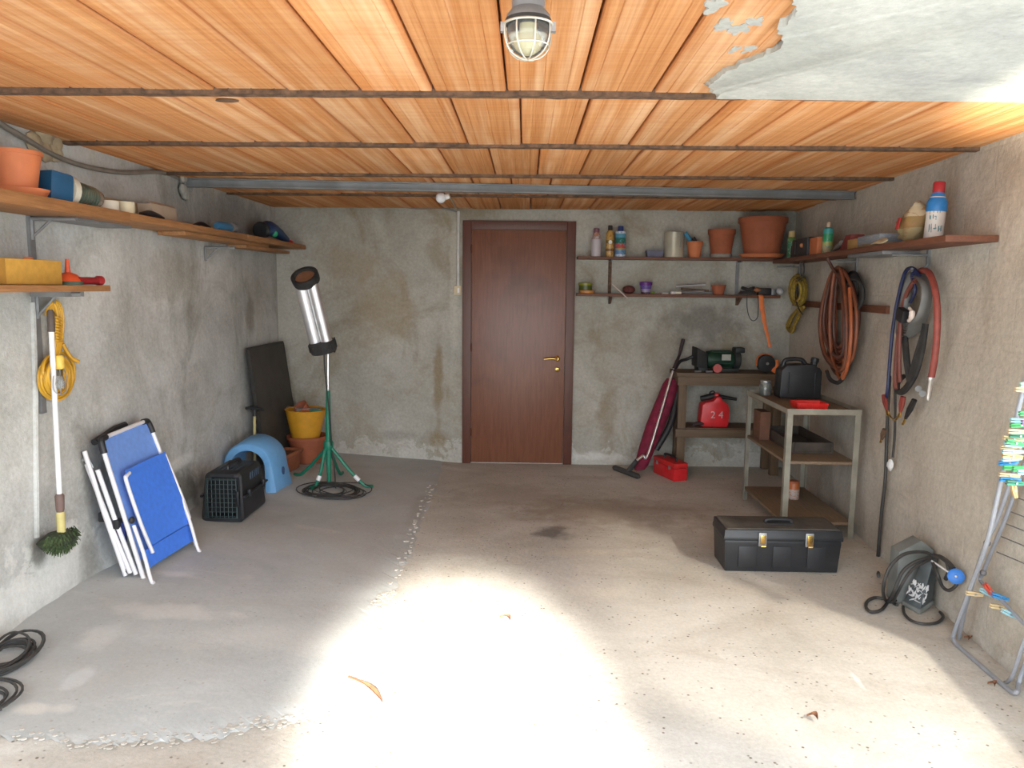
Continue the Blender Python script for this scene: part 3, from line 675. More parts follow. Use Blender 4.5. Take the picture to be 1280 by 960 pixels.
# lower shelf things
yb = thing('yellow_box', 'yellow ochre cardboard box on the lower left shelf', 'box', (-2.05, 3.0, 1.5545))
M_ybox = mat('ochre_card', (0.60, 0.34, 0.06), 0.75, 0, 0.08, 30)
MB().lohi((-2.14, 2.78, 1.5545), (-1.985, 3.285, 1.655)).build('box_body', M_ybox, yb, 0.004)
MB().lohi((-1.9855, 2.78, 1.556), (-1.984, 2.925, 1.654)).build('box_end_panel', mat('ochre_dark', (0.42, 0.22, 0.035), 0.8), yb)
MB().lathe([(0.018, 0), (0.02, 0.005), (0.016, 0.012), (0, 0.013)], (-2.06, 3.18, 1.655), n=14).build('orange_knob', M_terra2, yb)
fn = thing('funnel', 'orange red plastic funnel upside down on the lower left shelf', 'funnel', (-2.02, 3.39, 1.5545))
MB().lathe([(0.062, 0), (0.064, 0.006), (0.058, 0.022), (0.035, 0.045), (0.012, 0.054), (0.007, 0.112), (0.005, 0.112), (0.009, 0.054), (0.03, 0.04), (0.056, 0.0)], (-2.02, 3.385, 1.5545), n=24).build('funnel_cone', mat('funnel_red', (0.70, 0.10, 0.03), 0.4), fn)
t = thing('hand_torch', 'dark red torch lying beside the orange funnel', 'torch', (-1.96, 3.45, 1.5545))
MB().cyl((-1.965, 3.38, 1.572), (-1.955, 3.50, 1.572), 0.017, n=14).build('torch_body', mat('torch_red', (0.28, 0.015, 0.02), 0.45), t)
MB().lathe([(0.017, 0), (0.022, 0.008), (0.022, 0.03), (0.018, 0.032)], (-1.955, 3.495, 1.574), (0.08, 1, 0), 14).build('torch_head', mat('torch_red', (0.2, 0.0, 0.0)), t)
tag(MB().lathe([(0.045, 0), (0.047, 0.012), (0.03, 0.014)], (-1.985, 3.35, 1.5545), n=18).build('flat_disc', mat('dull_green', (0.05, 0.11, 0.08), 0.5)), 'flat dull green disc lying under the funnel edge on the lower left shelf', 'lid')

# yellow extension cable with a caged hand lamp, hung under the lower shelf
yc = thing('work_lamp', 'yellow coiled cable with caged hand lamp hanging under the lower left shelf', 'lamp', lw(68, 430))
M_yc = mat('yellow_cable', (0.66, 0.36, 0.03), 0.5, 0, 0.1, 30)
def wall_loop(f, cu, cv, ru, rv, off, skew=0.0, n=28, sag=0.0, ph=0.0):
    pts = []
    for i in range(n):
        a = 2*pi*i/n+ph; pts.append(f(cu+ru*sin(a)+skew*cos(a), cv-rv*cos(a)+(sag*abs(sin(a))), off+0.006*sin(3*a)))
    return pts
b = MB()
for i in range(7):
    b.tube(wall_loop(lw, 70+random.uniform(-2, 2), 470+random.uniform(-3, 3), 22-i*1.9+random.uniform(-1, 1), 29-i*1.8, 0.03+i*0.009, random.uniform(-4, 4)), 0.0075, 6, True)
b.build('cable_coil', M_yc, yc)
b = MB()
for i in range(4):
    u = 68+i*2.2
    b.tube(spline([lw(u-4, 452, .04+.01*i), lw(u+2, 425, .05), lw(u+4, 400, .05), lw(u+1.5, 384, .05), lw(u-4, 377, .045), lw(u-9+i, 385, .04), lw(u-10+i*2, 395, .035)], 4), 0.0075, 6)
for i in range(9):
    v = 396+i*3.6; b.tube(spline([lw(67, v, .045), lw(72, v+1, .065), lw(78.5, v+3, .045)], 3), 0.006, 6)
b.tube(spline([lw(78, 430, .05), lw(88, 446, .06), lw(98, 452, .07)], 4), 0.009, 6)
b.build('cable_wrap', M_yc, yc)
b = MB(); hp = lw(74, 447, .11); hq = lw(76, 488, .12)
b.lathe([(0.016, 0), (0.019, 0.01), (0.019, 0.05), (0.013, 0.06)], hp+V((0, 0, -0.05)), (0, 0, 1), 14); b.build('lamp_grip', mat('yellow_glow_plastic', (0.8, 0.55, 0.1), 0.4), yc)
MB().lathe([(0.0, 0), (0.016, 0.008), (0.02, 0.03), (0.014, 0.06), (0.012, 0.065)], hq+V((0, 0, 0.0)), (0, 0, 1), 14).build('lamp_bulb', mg, yc)
b = MB()
for k in range(6):
    a = k*pi/3; b.tube(spline([hp+V((0.018*cos(a), 0.018*sin(a), -0.05)), hq+V((0.03*cos(a), 0.03*sin(a), 0.05)), hq+V((0.028*cos(a), 0.028*sin(a), 0.0)), hq+V((0, 0, -0.02))], 4), 0.002, 5)
b.build('lamp_cage', M_steel, yc)
tag(MB().tube(spline([lw(67, 369, .03), lw(68, 373, .07), lw(68, 379, .055), lw(66, 376, .035)], 4), 0.003, 6).build('wire_hook', M_steel), 'small wire hook under the lower left shelf carrying the yellow cable', 'hook')

# broom
br = thing('broom', 'upside broom with white pole and mossy green bristles on the left wall', 'broom', lw(78, 698, .06))
pA, pB_ = lw(63, 390, .10), lw(77, 672, .09)
ln = lambda t: pA.lerp(pB_, t)
MB().cyl(ln(0.08), ln(0.86), 0.0112, n=12).build('pole', M_white, br)
MB().tube([ln(-0.01), ln(0.0), ln(0.085)], [0.009, 0.015, 0.015], 10).build('handle_grip', mat('grip_brown', (0.10, 0.075, 0.065), 0.6), br)
MB().tube([ln(0.80), ln(0.81), ln(0.87), ln(0.885)], [0.014, 0.02, 0.018, 0.014], 10).build('ferrule', mat('ferrule_brown', (0.16, 0.10, 0.085), 0.6), br)
MB().tube([ln(0.88), ln(0.89), ln(1.0)], [0.014, 0.018, 0.018], 10).build('socket', mat('socket_yellow', (0.55, 0.47, 0.18), 0.6), br)
hb = ln(1.0)
b = MB(); random.seed(3)
b.lathe([(0.02, 0.03), (0.06, 0.02), (0.10, -0.01), (0.085, -0.035), (0, -0.035)], hb, n=18)
b.v = [V((p.x if p.x < hb.x else hb.x+(p.x-hb.x)*0.5, p.y, p.z)) if True else p for p in b.v]
b.v = [V((max(p.x, XL+0.012), p.y, p.z)) for p in b.v]
b.build('brush_head', mat('moss_dark', (0.035, 0.05, 0.025), 0.9, 0, 0.4, 60), br)
b = MB()
for i in range(420):
    a = random.uniform(0, 2*pi); r = sqrt(random.random()); d_ = V((0.055*r*cos(a), 0.115*r*sin(a), 0))
    p = hb+V((d_.x*0.6+0.005, d_.y*0.85, random.uniform(-0.01, 0.025))); q = p+V((d_.x*0.35, d_.y*0.25, -0.055*(1.15-r*r)-0.012))
    p.x = max(p.x, XL+0.01); q.x = max(q.x, XL+0.008)
    b.tube([p, q], [0.004, 0.0015], 3)
b.build('bristles', mat('moss_green', (0.055, 0.085, 0.03), 0.9, 0, 0.5, 80), br, kind='stuff')

# ------------------------------------------------------------------ folded sun lounger
FB = thing('sun_lounger', 'folded blue sun lounger with white tube frame leaning on the left wall', 'lounger', (-1.92, 3.85, 0.09))
BL, BR = V((-1.915, 3.69, 0.10)), V((-1.865, 4.195, 0.10))
TLc, TRc = V((-2.085, 3.675, 0.80)), V((-2.085, 4.16, 0.812))
def P(s, t, o=0.0):      # s across, t up, o towards the wall
    p = (BL.lerp(BR, s)).lerp(TLc.lerp(TRc, s), t); nn = (BR-BL).cross(TLc-BL).normalized()
    if nn.x > 0: nn = -nn
    return p+nn*o
M_tubew = mat('white_tube', (0.80, 0.78, 0.80), 0.35, 0.1, 0.04)
def frame_tube(nm, pts, r=0.011, k=4): MB().tube(spline(pts, k), r, 10).build(nm, M_tubew, FB)
# front section: side tubes, corner caps, sling
for s in (0.0, 1.0):
    MB().tube([P(s, -0.01), P(s, 0.93)], 0.0115, 10).build('side_tube', M_tubew, FB)
    MB().ball(P(s, -0.015), 0.014, 10).build('white_foot', M_tubew, FB)
for s in (0.0, 1.0):
    sg = 1 if s == 0 else -1
    b = MB().tube(spline([P(s, 0.90), P(s+sg*0.005, 0.965), P(s+sg*0.03, 0.995), P(s+sg*0.11, 1.0)], 4), 0.0165, 10); b.build('corner_cap', M_black, FB)
MB().tube([P(0.1, 1.0), P(0.9, 1.0)], 0.011, 8).build('cross_tube', M_tubew, FB)
def sling(nm, c0, m=M_blue, th=0.003):
    b = MB(); N = 10; vs = []
    (s0, t0, s1, t1, off, sag) = c0
    for o2 in (0, th):
        for i in range(N+1):
            for j in range(N+1):
                s, t = i/N, j/N; vs.append(P(s0+(s1-s0)*s, t0+(t1-t0)*t, off+o2+sag*4*s*(1-s)))
    M_ = (N+1)**2; f = lambda i, j: i*(N+1)+j
    fs = [(f(i, j), f(i+1, j), f(i+1, j+1), f(i, j+1)) for i in range(N) for j in range(N)]
    fs += [tuple(M_+k for k in reversed(q)) for q in fs]
    for i in range(N): fs += [(f(i, 0), M_+f(i, 0), M_+f(i+1, 0), f(i+1, 0)), (f(i, N), f(i+1, N), M_+f(i+1, N), M_+f(i, N)), (f(0, i), f(0, i+1), M_+f(0, i+1), M_+f(0, i)), (f(N, i), M_+f(N, i), M_+f(N, i+1), f(N, i+1))]
    b.add(vs, fs).build(nm, m, FB)
sling('back_sling', (0.02, 0.10, 0.98, 1.0, 0.004, 0.012), mat('blue_fabric_washed', (0.17, 0.32, 0.74), 0.75, 0, 0.06, 40))
# head section folded over the front
frame_tube('head_frame', [P(0.17, 0.12, -.03), P(0.13, 0.35, -.03), P(0.12, 0.66, -.03), P(0.15, 0.70, -.03), P(0.22, 0.71, -.028)], 0.010)
frame_tube('head_frame', [P(0.97, 0.2, -.03), P(0.985, 0.35, -.03), P(0.98, 0.72, -.026)], 0.010)
sling('head_sling', (0.15, 0.17, 0.975, 0.74, -0.034, 0.008))
sling('lower_sling', (0.06, 0.03, 0.95, 0.16, -0.02, 0.004))
# splayed front legs
lf, rf = fl(192, 730), fl(250, 690)
frame_tube('leg', [P(0.03, 0.36, -.025), P(0.03, 0.36, -.025).lerp(lf+V((0, 0, .012)), 0.5), lf+V((-0.012, 0, .02)), lf+V((0.006, -0.004, .008))], 0.0095)
frame_tube('leg', [P(1.0, 0.42, -.022), P(1.0, 0.42, -.022).lerp(rf+V((0, 0, .012)), 0.5), rf+V((-0.012, 0, .02)), rf+V((0.006, -.002, .008))], 0.0095)
for s, t in ((0.03, 0.40), (1.0, 0.45)): MB().ball(P(s, t, -.025), 0.019, 10, (0.7, 1, 1)).build('pivot', M_black, FB)
# sections behind, seen edge-on along the left side
for o_, t0, t1, dy in ((0.055, 0.02, 0.80, -0.01), (0.10, 0.04, 0.86, -0.025), (0.145, 0.03, 0.97, -0.04)):
    for s in (0.0, 1.0):
        a, c = P(s, t0, o_*0.55), P(s, t1, o_)
        a.x = max(a.x, XL+0.03); c.x = max(c.x, XL+0.02); a.y += dy*0.4*(1 if s == 0 else -1); c.y += dy*(1 if s == 0 else -1); 
        MB().tube([a, a.lerp(c, .5)+V((-.004, 0, 0)), c], 0.0115, 10).build('side_tube', M_tubew, FB)
for (s, t, o_) in ((0.0, 0.47, 0.11), (0.0, 0.40, 0.045)):
    p = P(s, t, o_); p.x = max(p.x, XL+0.03); MB().box(p, (0.03, 0.045, 0.05)).build('hinge_block', M_black, FB, 0.008)
p = P(0.02, 0.33, 0.05); MB().box(p, (0.05, 0.02, 0.11)).build('folded_sling_edge', mat('navy_cloth', (0.01, 0.02, 0.13), 0.8), FB, 0.006)
p = P(0.0, 0.02, 0.085); p.z = 0.125; MB().ball(p, 0.026, 12, (1, 1, 0.9)).build('black_foot', M_black, FB)
p = P(0.0, 0.87, 0.11); MB().tube(spline([p+V((-.03, -.02, -.02)), p+V((-.01, -.02, 0.012)), p+V((.015, -.01, .01)), p+V((.03, 0, -.03))], 4), 0.012, 8).build('grey_joint', M_steel, FB)
b = MB().tube([P(0.05, 0.985, 0.05), P(0.5, 1.02, 0.055), P(0.7, 1.02, 0.05)], 0.016, 8); b.build('dark_rail', M_black, FB)

# ------------------------------------------------------------------ back left corner
# pet carrier
ct = thing('pet_carrier', 'black plastic pet carrier with wire door in front of the blue arch', 'carrier', (-1.87, 4.83, 0.085))
M_car = mat('carrier_black', (0.014, 0.015, 0.018), 0.45, 0, 0.15)
x0, x1, y0, y1, zb = -2.01, -1.745, 4.62, 5.06, 0.09
b = MB()
def crect(y, i, z0, z1, n=5):
    xa, xb = x0+i, x1-i; r = 0.03; out = []
    for cx_, cz, a0 in ((xb-r, z1-r, 0), (xa+r, z1-r, 90), (xa+r, z0+r, 180), (xb-r, z0+r, 270)):
        for k in range(n): a = radians(a0+90*k/(n-1)); out.append(V((cx_+r*cos(a), y, cz+r*sin(a))))
    return out
def taper(p):
    k = max(0, p.z-0.24)/0.15; return V((p.x+(-1.8775-p.x)*0.16*k, p.y+(4.84-p.y)*0.16*k, p.z))
R_ = [crect(y0, 0.012, zb, 0.385), crect(y0+0.012, 0, zb-.006, 0.395), crect(y1-0.03, 0, zb-.006, 0.395), crect(y1, 0.03, zb+.02, 0.37)]
n_ = len(R_[0]); vs = [taper(p) for r in R_ for p in r]
fs = [(i*n_+k, i*n_+(k+1) % n_, (i+1)*n_+(k+1) % n_, (i+1)*n_+k) for i in range(3) for k in range(n_)]+[tuple(range(3*n_, 4*n_))]
b.add(vs, fs)
inn = [taper(p) for p in crect(y0+0.004, 0.035, zb+.025, 0.365)]; inb = [V((p.x, y0+0.1, p.z)) for p in inn]
b.add([taper(p) for p in R_[0]]+inn+inb, [(k, (k+1) % n_, n_+(k+1) % n_, n_+k) for k in range(n_)]+[(n_+k, n_+(k+1) % n_, 2*n_+(k+1) % n_, 2*n_+k) for k in range(n_)]+[tuple(range(2*n_, 3*n_))])
b.build('carrier_shell', M_car, ct)
for x_ in (x0-.004, x1+.004): MB().tube([V((x_, y0+.02, .245)), V((x_, y1, .245))], 0.009, 6).build('seam_flange', M_car, ct)
b = MB()
for k in range(8): x = x0+.045+k*.0255; b.tube([V((x, y0-.002, zb+.028)), V((x, y0+.006, .365))], 0.0022, 5)
for k in range(9): z = zb+.035+k*.029; b.tube([V((x0+.035, y0-.004, z)), V((x1-.035, y0-.004, z))], 0.0022, 5)
b.tube([V((x0+.035, y0-.005, zb+.025)), V((x1-.035, y0-.005, zb+.025)), V((x1-.04, y0, .362)), V((x0+.04, y0, .362))], 0.004, 6, True)
b.build('wire_door', mat('door_wire', (0.06, 0.09, 0.09), 0.4, 0.5), ct)
MB().box((x1-.028, y0-.01, .24), (.018, .015, .10)).build('door_latch', M_car, ct, 0.005)
for k in range(5):
    p = taper(V((x1, 4.80+k*.04, .34)))+V((0.001, 0, 0)); MB().box(p, (0.006, .012, .045)).build('vent_slot', mat('slot_blue_grey', (0.05, 0.08, 0.12), 0.6), ct)
    p = taper(V((-1.95+k*.035, 4.78, .3955)))+V((0, 0, .0)); MB().box(p, (.012, .12, .004)).build('vent_slot', mat('slot_blue_grey', (0, 0, 0)), ct)
MB().tube(spline([(-1.8775, 4.74, .394), (-1.8775, 4.75, .42), (-1.8775, 4.84, .428), (-1.8775, 4.93, .42), (-1.8775, 4.94, .394)], 4), 0.011, 8).build('carry_handle', M_car, ct)
for y in (4.72, 4.98): MB().box((x1+.008, y, .25), (.02, .03, .05)).build('side_clip', M_car, ct, 0.005)

# pale blue plastic arch
ab = thing('plastic_arch', 'pale blue plastic arched shelter behind the black pet carrier', 'arch', (-1.985, 5.5, 0.085))
def archp(r, hgt, y, flare=0.0, n=18, cx=-1.972):
    out = [V((cx-r, y, 0.092))]
    for k in range(n+1):
        a = pi-pi*k/n; out.append(V((cx+r*cos(a), y, 0.092+hgt-r+r*sin(a))))
    out.append(V((cx+r+flare, y, 0.08))); return out
b = MB(); Lr = [archp(0.165, .34, 5.33), archp(0.178, .352, 5.345, 0.02), archp(0.182, .356, 5.5, 0.03), archp(0.19, .362, 5.62, 0.04), archp(0.182, .35, 5.65, 0.03), archp(0.125, .29, 5.65), archp(0.115, .285, 5.36), archp(0.125, .295, 5.33)]
n_ = len(Lr[0]); vs = [p for r in Lr for p in r]
fs = [(i*n_+k, i*n_+k+1, ((i+1) % 8)*n_+k+1, ((i+1) % 8)*n_+k) for i in range(8) for k in range(n_-1)]
b.add(vs, fs+[tuple(i*n_ for i in range(8)), tuple(i*n_+n_-1 for i in reversed(range(8)))]).build('arch_shell', M_pale, ab)
b = MB().lathe([(0.03, 0), (0.03, 0.004), (0, 0.005)], (-1.777, 5.52, 0.2), (1, 0, 0.1), 14); b.build('moulded_hole', mat('hole_blue', (0.05, 0.1, 0.25), 0.7), ab)

# T-handled tool
th = thing('t_handle_tool', 'black T handle on a yellow stick standing behind the blue arch', 'tool', (-2.06, 5.72, 0.1))
hp = at(318, 512, y=5.72)
MB().cyl(V((hp.x-.012, 5.72, 0.1)), hp, 0.011, n=10).build('stick', mat('pale_yellow_wood', (0.55, 0.45, 0.2), 0.6), th)
MB().tube(spline([hp+V((-.07, .02, .006)), hp+V((-.03, .005, .012)), hp+V((.03, -.005, .01)), hp+V((.075, -.02, .0))], 4), [.012]*4+[.016]*5+[.012]*4, 10).build('t_handle', M_black, th)
MB().cyl(hp+V((0, 0, -.05)), hp, 0.016, 0.018, 10).build('handle_collar', M_black, th)

# dark panel leaning in the corner
b = MB()
q0 = [V((-2.0, 5.86, .101)), V((-1.965, 6.60, .101)), V((-2.09, 6.60, 1.06)), V((-2.105, 5.83, 1.06))]
q1 = [p+V((-.032, 0, .008)) for p in q0]
dp = thing('leaning_board', 'dark grey brown board leaning in the back left corner', 'board', (-2.03, 6.2, .1))
b.hexa(q0, q1).build('panel_sheet', mat('dark_panel', (0.055, 0.048, 0.04), 0.7, 0, 0.2, 5), dp, 0.003)
b = MB()
for i in range(4): a, c = q0[i], q0[(i+1) % 4]; b.tube([a+V((-.014, 0, .004)), c+V((-.014, 0, .004))], 0.019, 4)
b.build('panel_edging', mat('dark_edge', (0.025, 0.023, 0.02), 0.6), dp)

# pots in the corner
bigp = (-1.82, 6.32, .085)
pot('flower_pot', 'large terracotta pot under the yellow bucket in the back left corner', bigp, 0.172, 0.225, M_terra, 0.12)
yk = thing('bucket', 'yellow ochre bucket of oddments sitting in the large terracotta pot', 'bucket', (-1.83, 6.32, .295))
MB().lathe([(0.115, 0), (0.165, .225), (0.172, .23), (0.168, .236), (0.160, .23), (0.11, .01), (0, .008)], (-1.835, 6.32, .297), (0.02, 0, 1), 28).build('bucket_body', mat('bucket_yellow', (0.62, 0.30, 0.02), 0.55, 0, 0.08), yk)
MB().tube(spline([(-1.99, 6.30, .53), (-1.93, 6.18, .575), (-1.82, 6.14, .56), (-1.72, 6.18, .56), (-1.675, 6.30, .53)], 5), 0.003, 6).build('bucket_handle', M_steel, yk)
for i in range(1): pass
pot('flower_pot', 'small terracotta pot tipped inside the yellow bucket', (-1.80, 6.27, .50), 0.065, 0.10, M_terra, 0.15, lean=(-0.5, -0.55, 0.7))
b = MB().ball((-1.74, 6.27, .53), 0.05, 12, (1.2, 1, 0.4)); tag(b.build('garden_glove', mat('glove_green', (0.05, 0.20, 0.14), 0.8, 0, 0.3, 40)), 'crumpled green garden glove in the yellow bucket', 'glove'); 
b = MB().ball((-1.88, 6.29, .525), 0.05, 12, (1, 1, 0.45)); tag(b.build('crumpled_rag', mat('rag_grey', (0.30, 0.32, 0.30), 0.9, 0, 0.3, 40)), 'pale grey rag in the yellow bucket, left of the small pot', 'rag')
# rectangular planter
ptm = Matrix.Translation(V((-1.90, 5.93, .09))) @ Matrix.Rotation(radians(-8), 4, 'Z')
pk = thing('planter_box', 'terracotta trough planter beside the large pot in the back left corner', 'planter', (-1.955, 6.02, .092))
def ring(hx, hy, z): return [V((-hx, -hy, z)), V((hx, -hy, z)), V((hx, hy, z)), V((-hx, hy, z))]
b = MB(ptm); rs = [ring(.055, .16, 0), ring(.068, .185, .125), ring(.076, .195, .127), ring(.076, .195, .155), ring(.066, .184, .155), ring(.058, .175, .03)]
b.add([p for r in rs for p in r], [(3, 2, 1, 0)]+[(i*4+k, i*4+(k+1) % 4, i*4+4+(k+1) % 4, i*4+4+k) for i in range(5) for k in range(4)]+[(20, 21, 22, 23)])
b.build('trough', mat('trough_clay', (0.33, 0.11, 0.05), 0.8, 0, 0.12), pk, 0.004)
MB(ptm).box((0, 0, .125), (.124, .34, .02)).build('soil', mat('dry_soil', (0.12, 0.07, 0.045), 0.95, 0, 0.4, 40, 0.5), pk)

# ------------------------------------------------------------------ green tripod with aluminium lamp
tp = V((-1.47, 5.65, 0.055)); tl = thing('stand_lamp', 'aluminium tube heater lamp with black end rings on a green tripod', 'lamp', tp)
hub = at(410.5, 556, y=5.65)
topg = at(410, 488, y=5.65)
MB().tube([hub+V((0, 0, -.30)), hub+V((0, 0, .02)), topg], [0.015, 0.022, 0.016], 12).build('green_post', M_green, tl)
MB().cyl(topg, at(410, 440, y=5.65), 0.0105, n=12).build('chrome_pole', M_chrome, tl)
MB().tube([hub+V((0, 0, -.035)), hub+V((0, 0, -.02)), hub+V((0, 0, .02)), hub+V((0, 0, .035))], [.03, .036, .036, .028], 14).build('leg_collar', M_green, tl)
legs = [fl(374, 597), fl(458, 611), fl(394, 612), V((-1.45, 5.93, .056))]
for i, e in enumerate(legs):
    e = V((e.x, e.y, fz(e.x)+.022)); s_ = hub+V((0, 0, -.02)); dd = V((e.x-s_.x, e.y-s_.y, 0)).normalized()
    pts = spline([s_+dd*.02, s_+dd*.045+V((0, 0, -.03)), s_.lerp(e, .55)+V((0, 0, -.012)), s_.lerp(e, .86)+V((0, 0, -.012)), e, e+dd*.05+V((0, 0, 0.0))], 5)
    lg = MB().tube(pts, 0.0125, 8).build('leg', M_green, tl)
    MB().cyl(e+dd*.03+V((0, 0, -.0)), e+dd*.06, 0.0145, n=8).build('foot_cap', mat('foot_grey', (0.18, 0.18, 0.17), 0.6), lg) if False else None
    if i in (1, 2):
        p0, p1 = pts[12], pts[14]; MB().cyl(p0, p1, 0.0165, n=8).build('white_tape', M_white, tl)
MB().tube(spline([hub+V((.02, .0, -.01)), hub+V((.045, -.02, -.15)), hub+V((.06, -.05, -.30)), V((-1.40, 5.56, .065))], 5), 0.006, 6).build('power_lead', M_cable, tl)
MB().tube(spline([at(405, 440, y=5.63), at(406, 462, y=5.62), at(409, 490, y=5.62), at(413, 530, y=5.62), hub+V((.03, -.03, 0))], 5), 0.006, 6).build('lead', M_cable, tl)
hA, hB = at(404.5, 437, y=5.63), at(382, 348, y=5.53); ax = (hB-hA).normalized(); Ln = (hB-hA).length
side = ax.cross(V((0, -1, 0))).normalized(); fr = side.cross(ax).normalized()
if fr.y > 0: fr = -fr
axr = (ax+V((0, -.62, 0))).normalized()
MB().lathe([(.05, -.03), (.09, -.02), (.098, .0), (.098, .055), (.09, .065), (.05, .066)], hA, ax, 26).build('end_ring', M_rubber, tl)
b = MB()
for k in range(22):
    a = 2*pi*k/22; q = V((0, 0, 1)).rotation_difference(ax); b.box(hA+q@V((.099*cos(a), .099*sin(a), .028)), (.008, .012, .05), (q@Matrix.Rotation(a, 3, 'Z').to_quaternion()).to_matrix())
b.build('ring_ribs', M_rubber, tl)
for k, (sx, fy) in enumerate(((-.042, .012), (.042, .018), (0.0, -.05))):
    o_ = side*sx+fr*fy
    MB().cyl(hA+o_+ax*.06, hA+o_+ax*(Ln-.03), 0.043, n=20).build('aluminium_tube', M_alu, tl)
MB().lathe([(.072, -.035), (.096, -.03), (.10, .0), (.10, .03), (.09, .034), (.075, .03), (.07, .0), (.0, -.012)], hA+ax*Ln, axr, 26).build('end_ring', M_rubber, tl)
MB().lathe([(.073, .0), (.06, .002), (.03, -.004), (0, -.006)], hA+ax*Ln+axr*.012, axr, 22).build('copper_dish', mat('copper_dish', (0.38, 0.20, 0.12), 0.45, 0.4), tl)
MB().tube(spline([hA+side*.03+fr*.0+ax*.09+V((.07, 0, 0)), hA+V((.09, 0, .03)), hA+V((.08, .0, -.02))], 4), .007, 6).build('tilt_clip', M_black, tl)
MB().cyl(hA+ax*.0+V((0.02, .02, -.03)), hA+V((.015, .02, .02)), .02, n=10).build('swivel', M_black, tl)

def floor_coil(name, label, c, rx, ry, n, r, seed, m=M_cable, jit=.35, zmax=.06, group=None):
    rnd = random.Random(seed); pts = []; a = rnd.uniform(0, 6)
    cx_, cy = c
    for k in range(n*12):
        a += 2*pi/12; f = 0.62+0.55*noise.noise(V((k*.035, seed*1.3, 7)))
        ox, oy = rx*jit*noise.noise(V((k*.03, seed, 0))), ry*jit*noise.noise(V((seed, k*.03, 4))); loop = k//12
        x, y = cx_+ox+rx*f*cos(a), cy+oy+ry*f*sin(a); x = max(XL+.1, x)
        pts.append(V((x, y, fz(x)+.012+r+zmax*(loop/n)*(0.5+0.5*noise.noise(V((k*.2, 0, seed)))))))
    return tag(MB().tube(spline(pts, 2), r, 6).build(name, m), label, 'cable', group)
floor_coil('cable_pile', 'tangled black cable piled under the green tripod', (-1.40, 5.44), .27, .26, 13, .0042, 5, jit=.6, zmax=.04)
floor_coil('cable_coil', 'coil of thick black cable at the left edge of the floor', (-2.02, 2.80), .17, .26, 10, .0052, 9, jit=.45, zmax=.07)
floor_coil('cable_coil', 'end of a black cable loop on the floor nearest the camera at left', (-1.89, 2.50), .11, .12, 4, .0052, 2)


# ================================================================== BACK WALL SHELVES
YS = YB-0.16
BU = thing('wall_shelf', 'upper red brown wooden shelf on the back wall right of the door', 'shelf', (1.3, YB, 1.82))
ZU, ZL = 1.825, 1.515
MB().lohi((0.435, YS, ZU-0.022), (2.19, YB-.003, ZU)).build('board', M_board2, BU, 0.002)
BLs = thing('wall_shelf', 'lower red brown wooden shelf on the back wall cluttered with small things', 'shelf', (1.3, YB, 1.5))
MB().lohi((0.435, YS, ZL-0.024), (2.15, YB-.003, ZL)).build('board', M_board2, BLs, 0.002)
for u, par in ((762, BU), (921, BU)):
    x = bw(u, 350).x
    MB().lohi((x-.014, YB-.014, ZL+.001), (x+.014, YB-.001, ZU-.024)).build('shelf_upright', M_rust if u < 800 else M_upr, par)
    MB().tube([(x, YB-.01, ZU-.03), (x, YS+.02, ZU-.03)], .007, 6).build('bracket', M_upr, par)
for x in (bw(762, 370).x, bw(921, 370).x):
    MB().hexa([V((x-.01, YB-.001, ZL-.09)), V((x+.01, YB-.001, ZL-.09)), V((x+.01, YB-.02, ZL-.09)), V((x-.01, YB-.02, ZL-.09))], [V((x-.01, YB-.001, ZL-.025)), V((x+.01, YB-.001, ZL-.025)), V((x+.01, YS+.03, ZL-.025)), V((x-.01, YS+.03, ZL-.025))]).build('bracket', M_rust, BLs)

def bands_mat(name, bands, rough=0.35, blotch=None, metal=0.0):
    """printed sleeve: flat colour bands by height, with blotches of print"""
    if name in MATS: return MATS[name]
    m, n, l, b = nt(name); tc = node(n, 'ShaderNodeTexCoord')
    sx = node(n, 'ShaderNodeSeparateXYZ'); l.new(tc.outputs['Generated'], sx.inputs[0])
    c = ramp(n, l, sx.outputs[2], bands, 'CONSTANT')
    if blotch: c = mix(n, l, ramp(n, l, noisen(n, l, tc.outputs['Generated'], 5, 2, 0.5, 0, (1, 1, 2.2)), [(0.56, 0.0), (0.6, 0.85)]), c, blotch)
    l.new(c, b.inputs['Base Color']); b.inputs['Roughness'].default_value = rough; b.inputs['Metallic'].default_value = metal
    MATS[name] = m; return m

def bottle(name, label, o, r, h, m, cap_m, cap_r=.6, cap_h=.16, neck=.86, cat='bottle', spray=False, lean=(0, 0, 1), dome=None):
    t = thing(name, label, cat, o)
    hb = h*(1-cap_h)
    MB().lathe([(r*.92, 0), (r, h*.015), (r, hb*neck), (r*.93, hb*(neck+.04)), (r*cap_r*.95, hb)], o, lean, 22).build('bottle_body', m, t)
    MB().lathe([(r*cap_r, hb), (r*cap_r, h*.98), (r*cap_r*.85, h), (0, h)], o, lean, 18).build('cap', cap_m, t)
    if dome: MB().lathe([(r*1.0, hb*(neck-.2)), (r*1.06, hb*(neck-.19)), (r*1.06, hb*neck), (r*.8, hb*(neck+.1)), (r*.6, hb)], o, lean, 22).build('collar', dome, t)
    return t
zu = ZU+.0005
p = bw(745, 320, .11); bottle('spray_can', 'white and pink labelled can, first on the upper back shelf from the door', (p.x, p.y, zu), .041, .235, bands_mat('can_white', [(0, (.50, .47, .50)), (.72, (.36, .26, .24)), (.85, (.42, .2, .12))], blotch=(.58, .50, .50)), mat('pink_grey_cap', (.22, .10, .14), .5), .62, .15, .74, 'can')
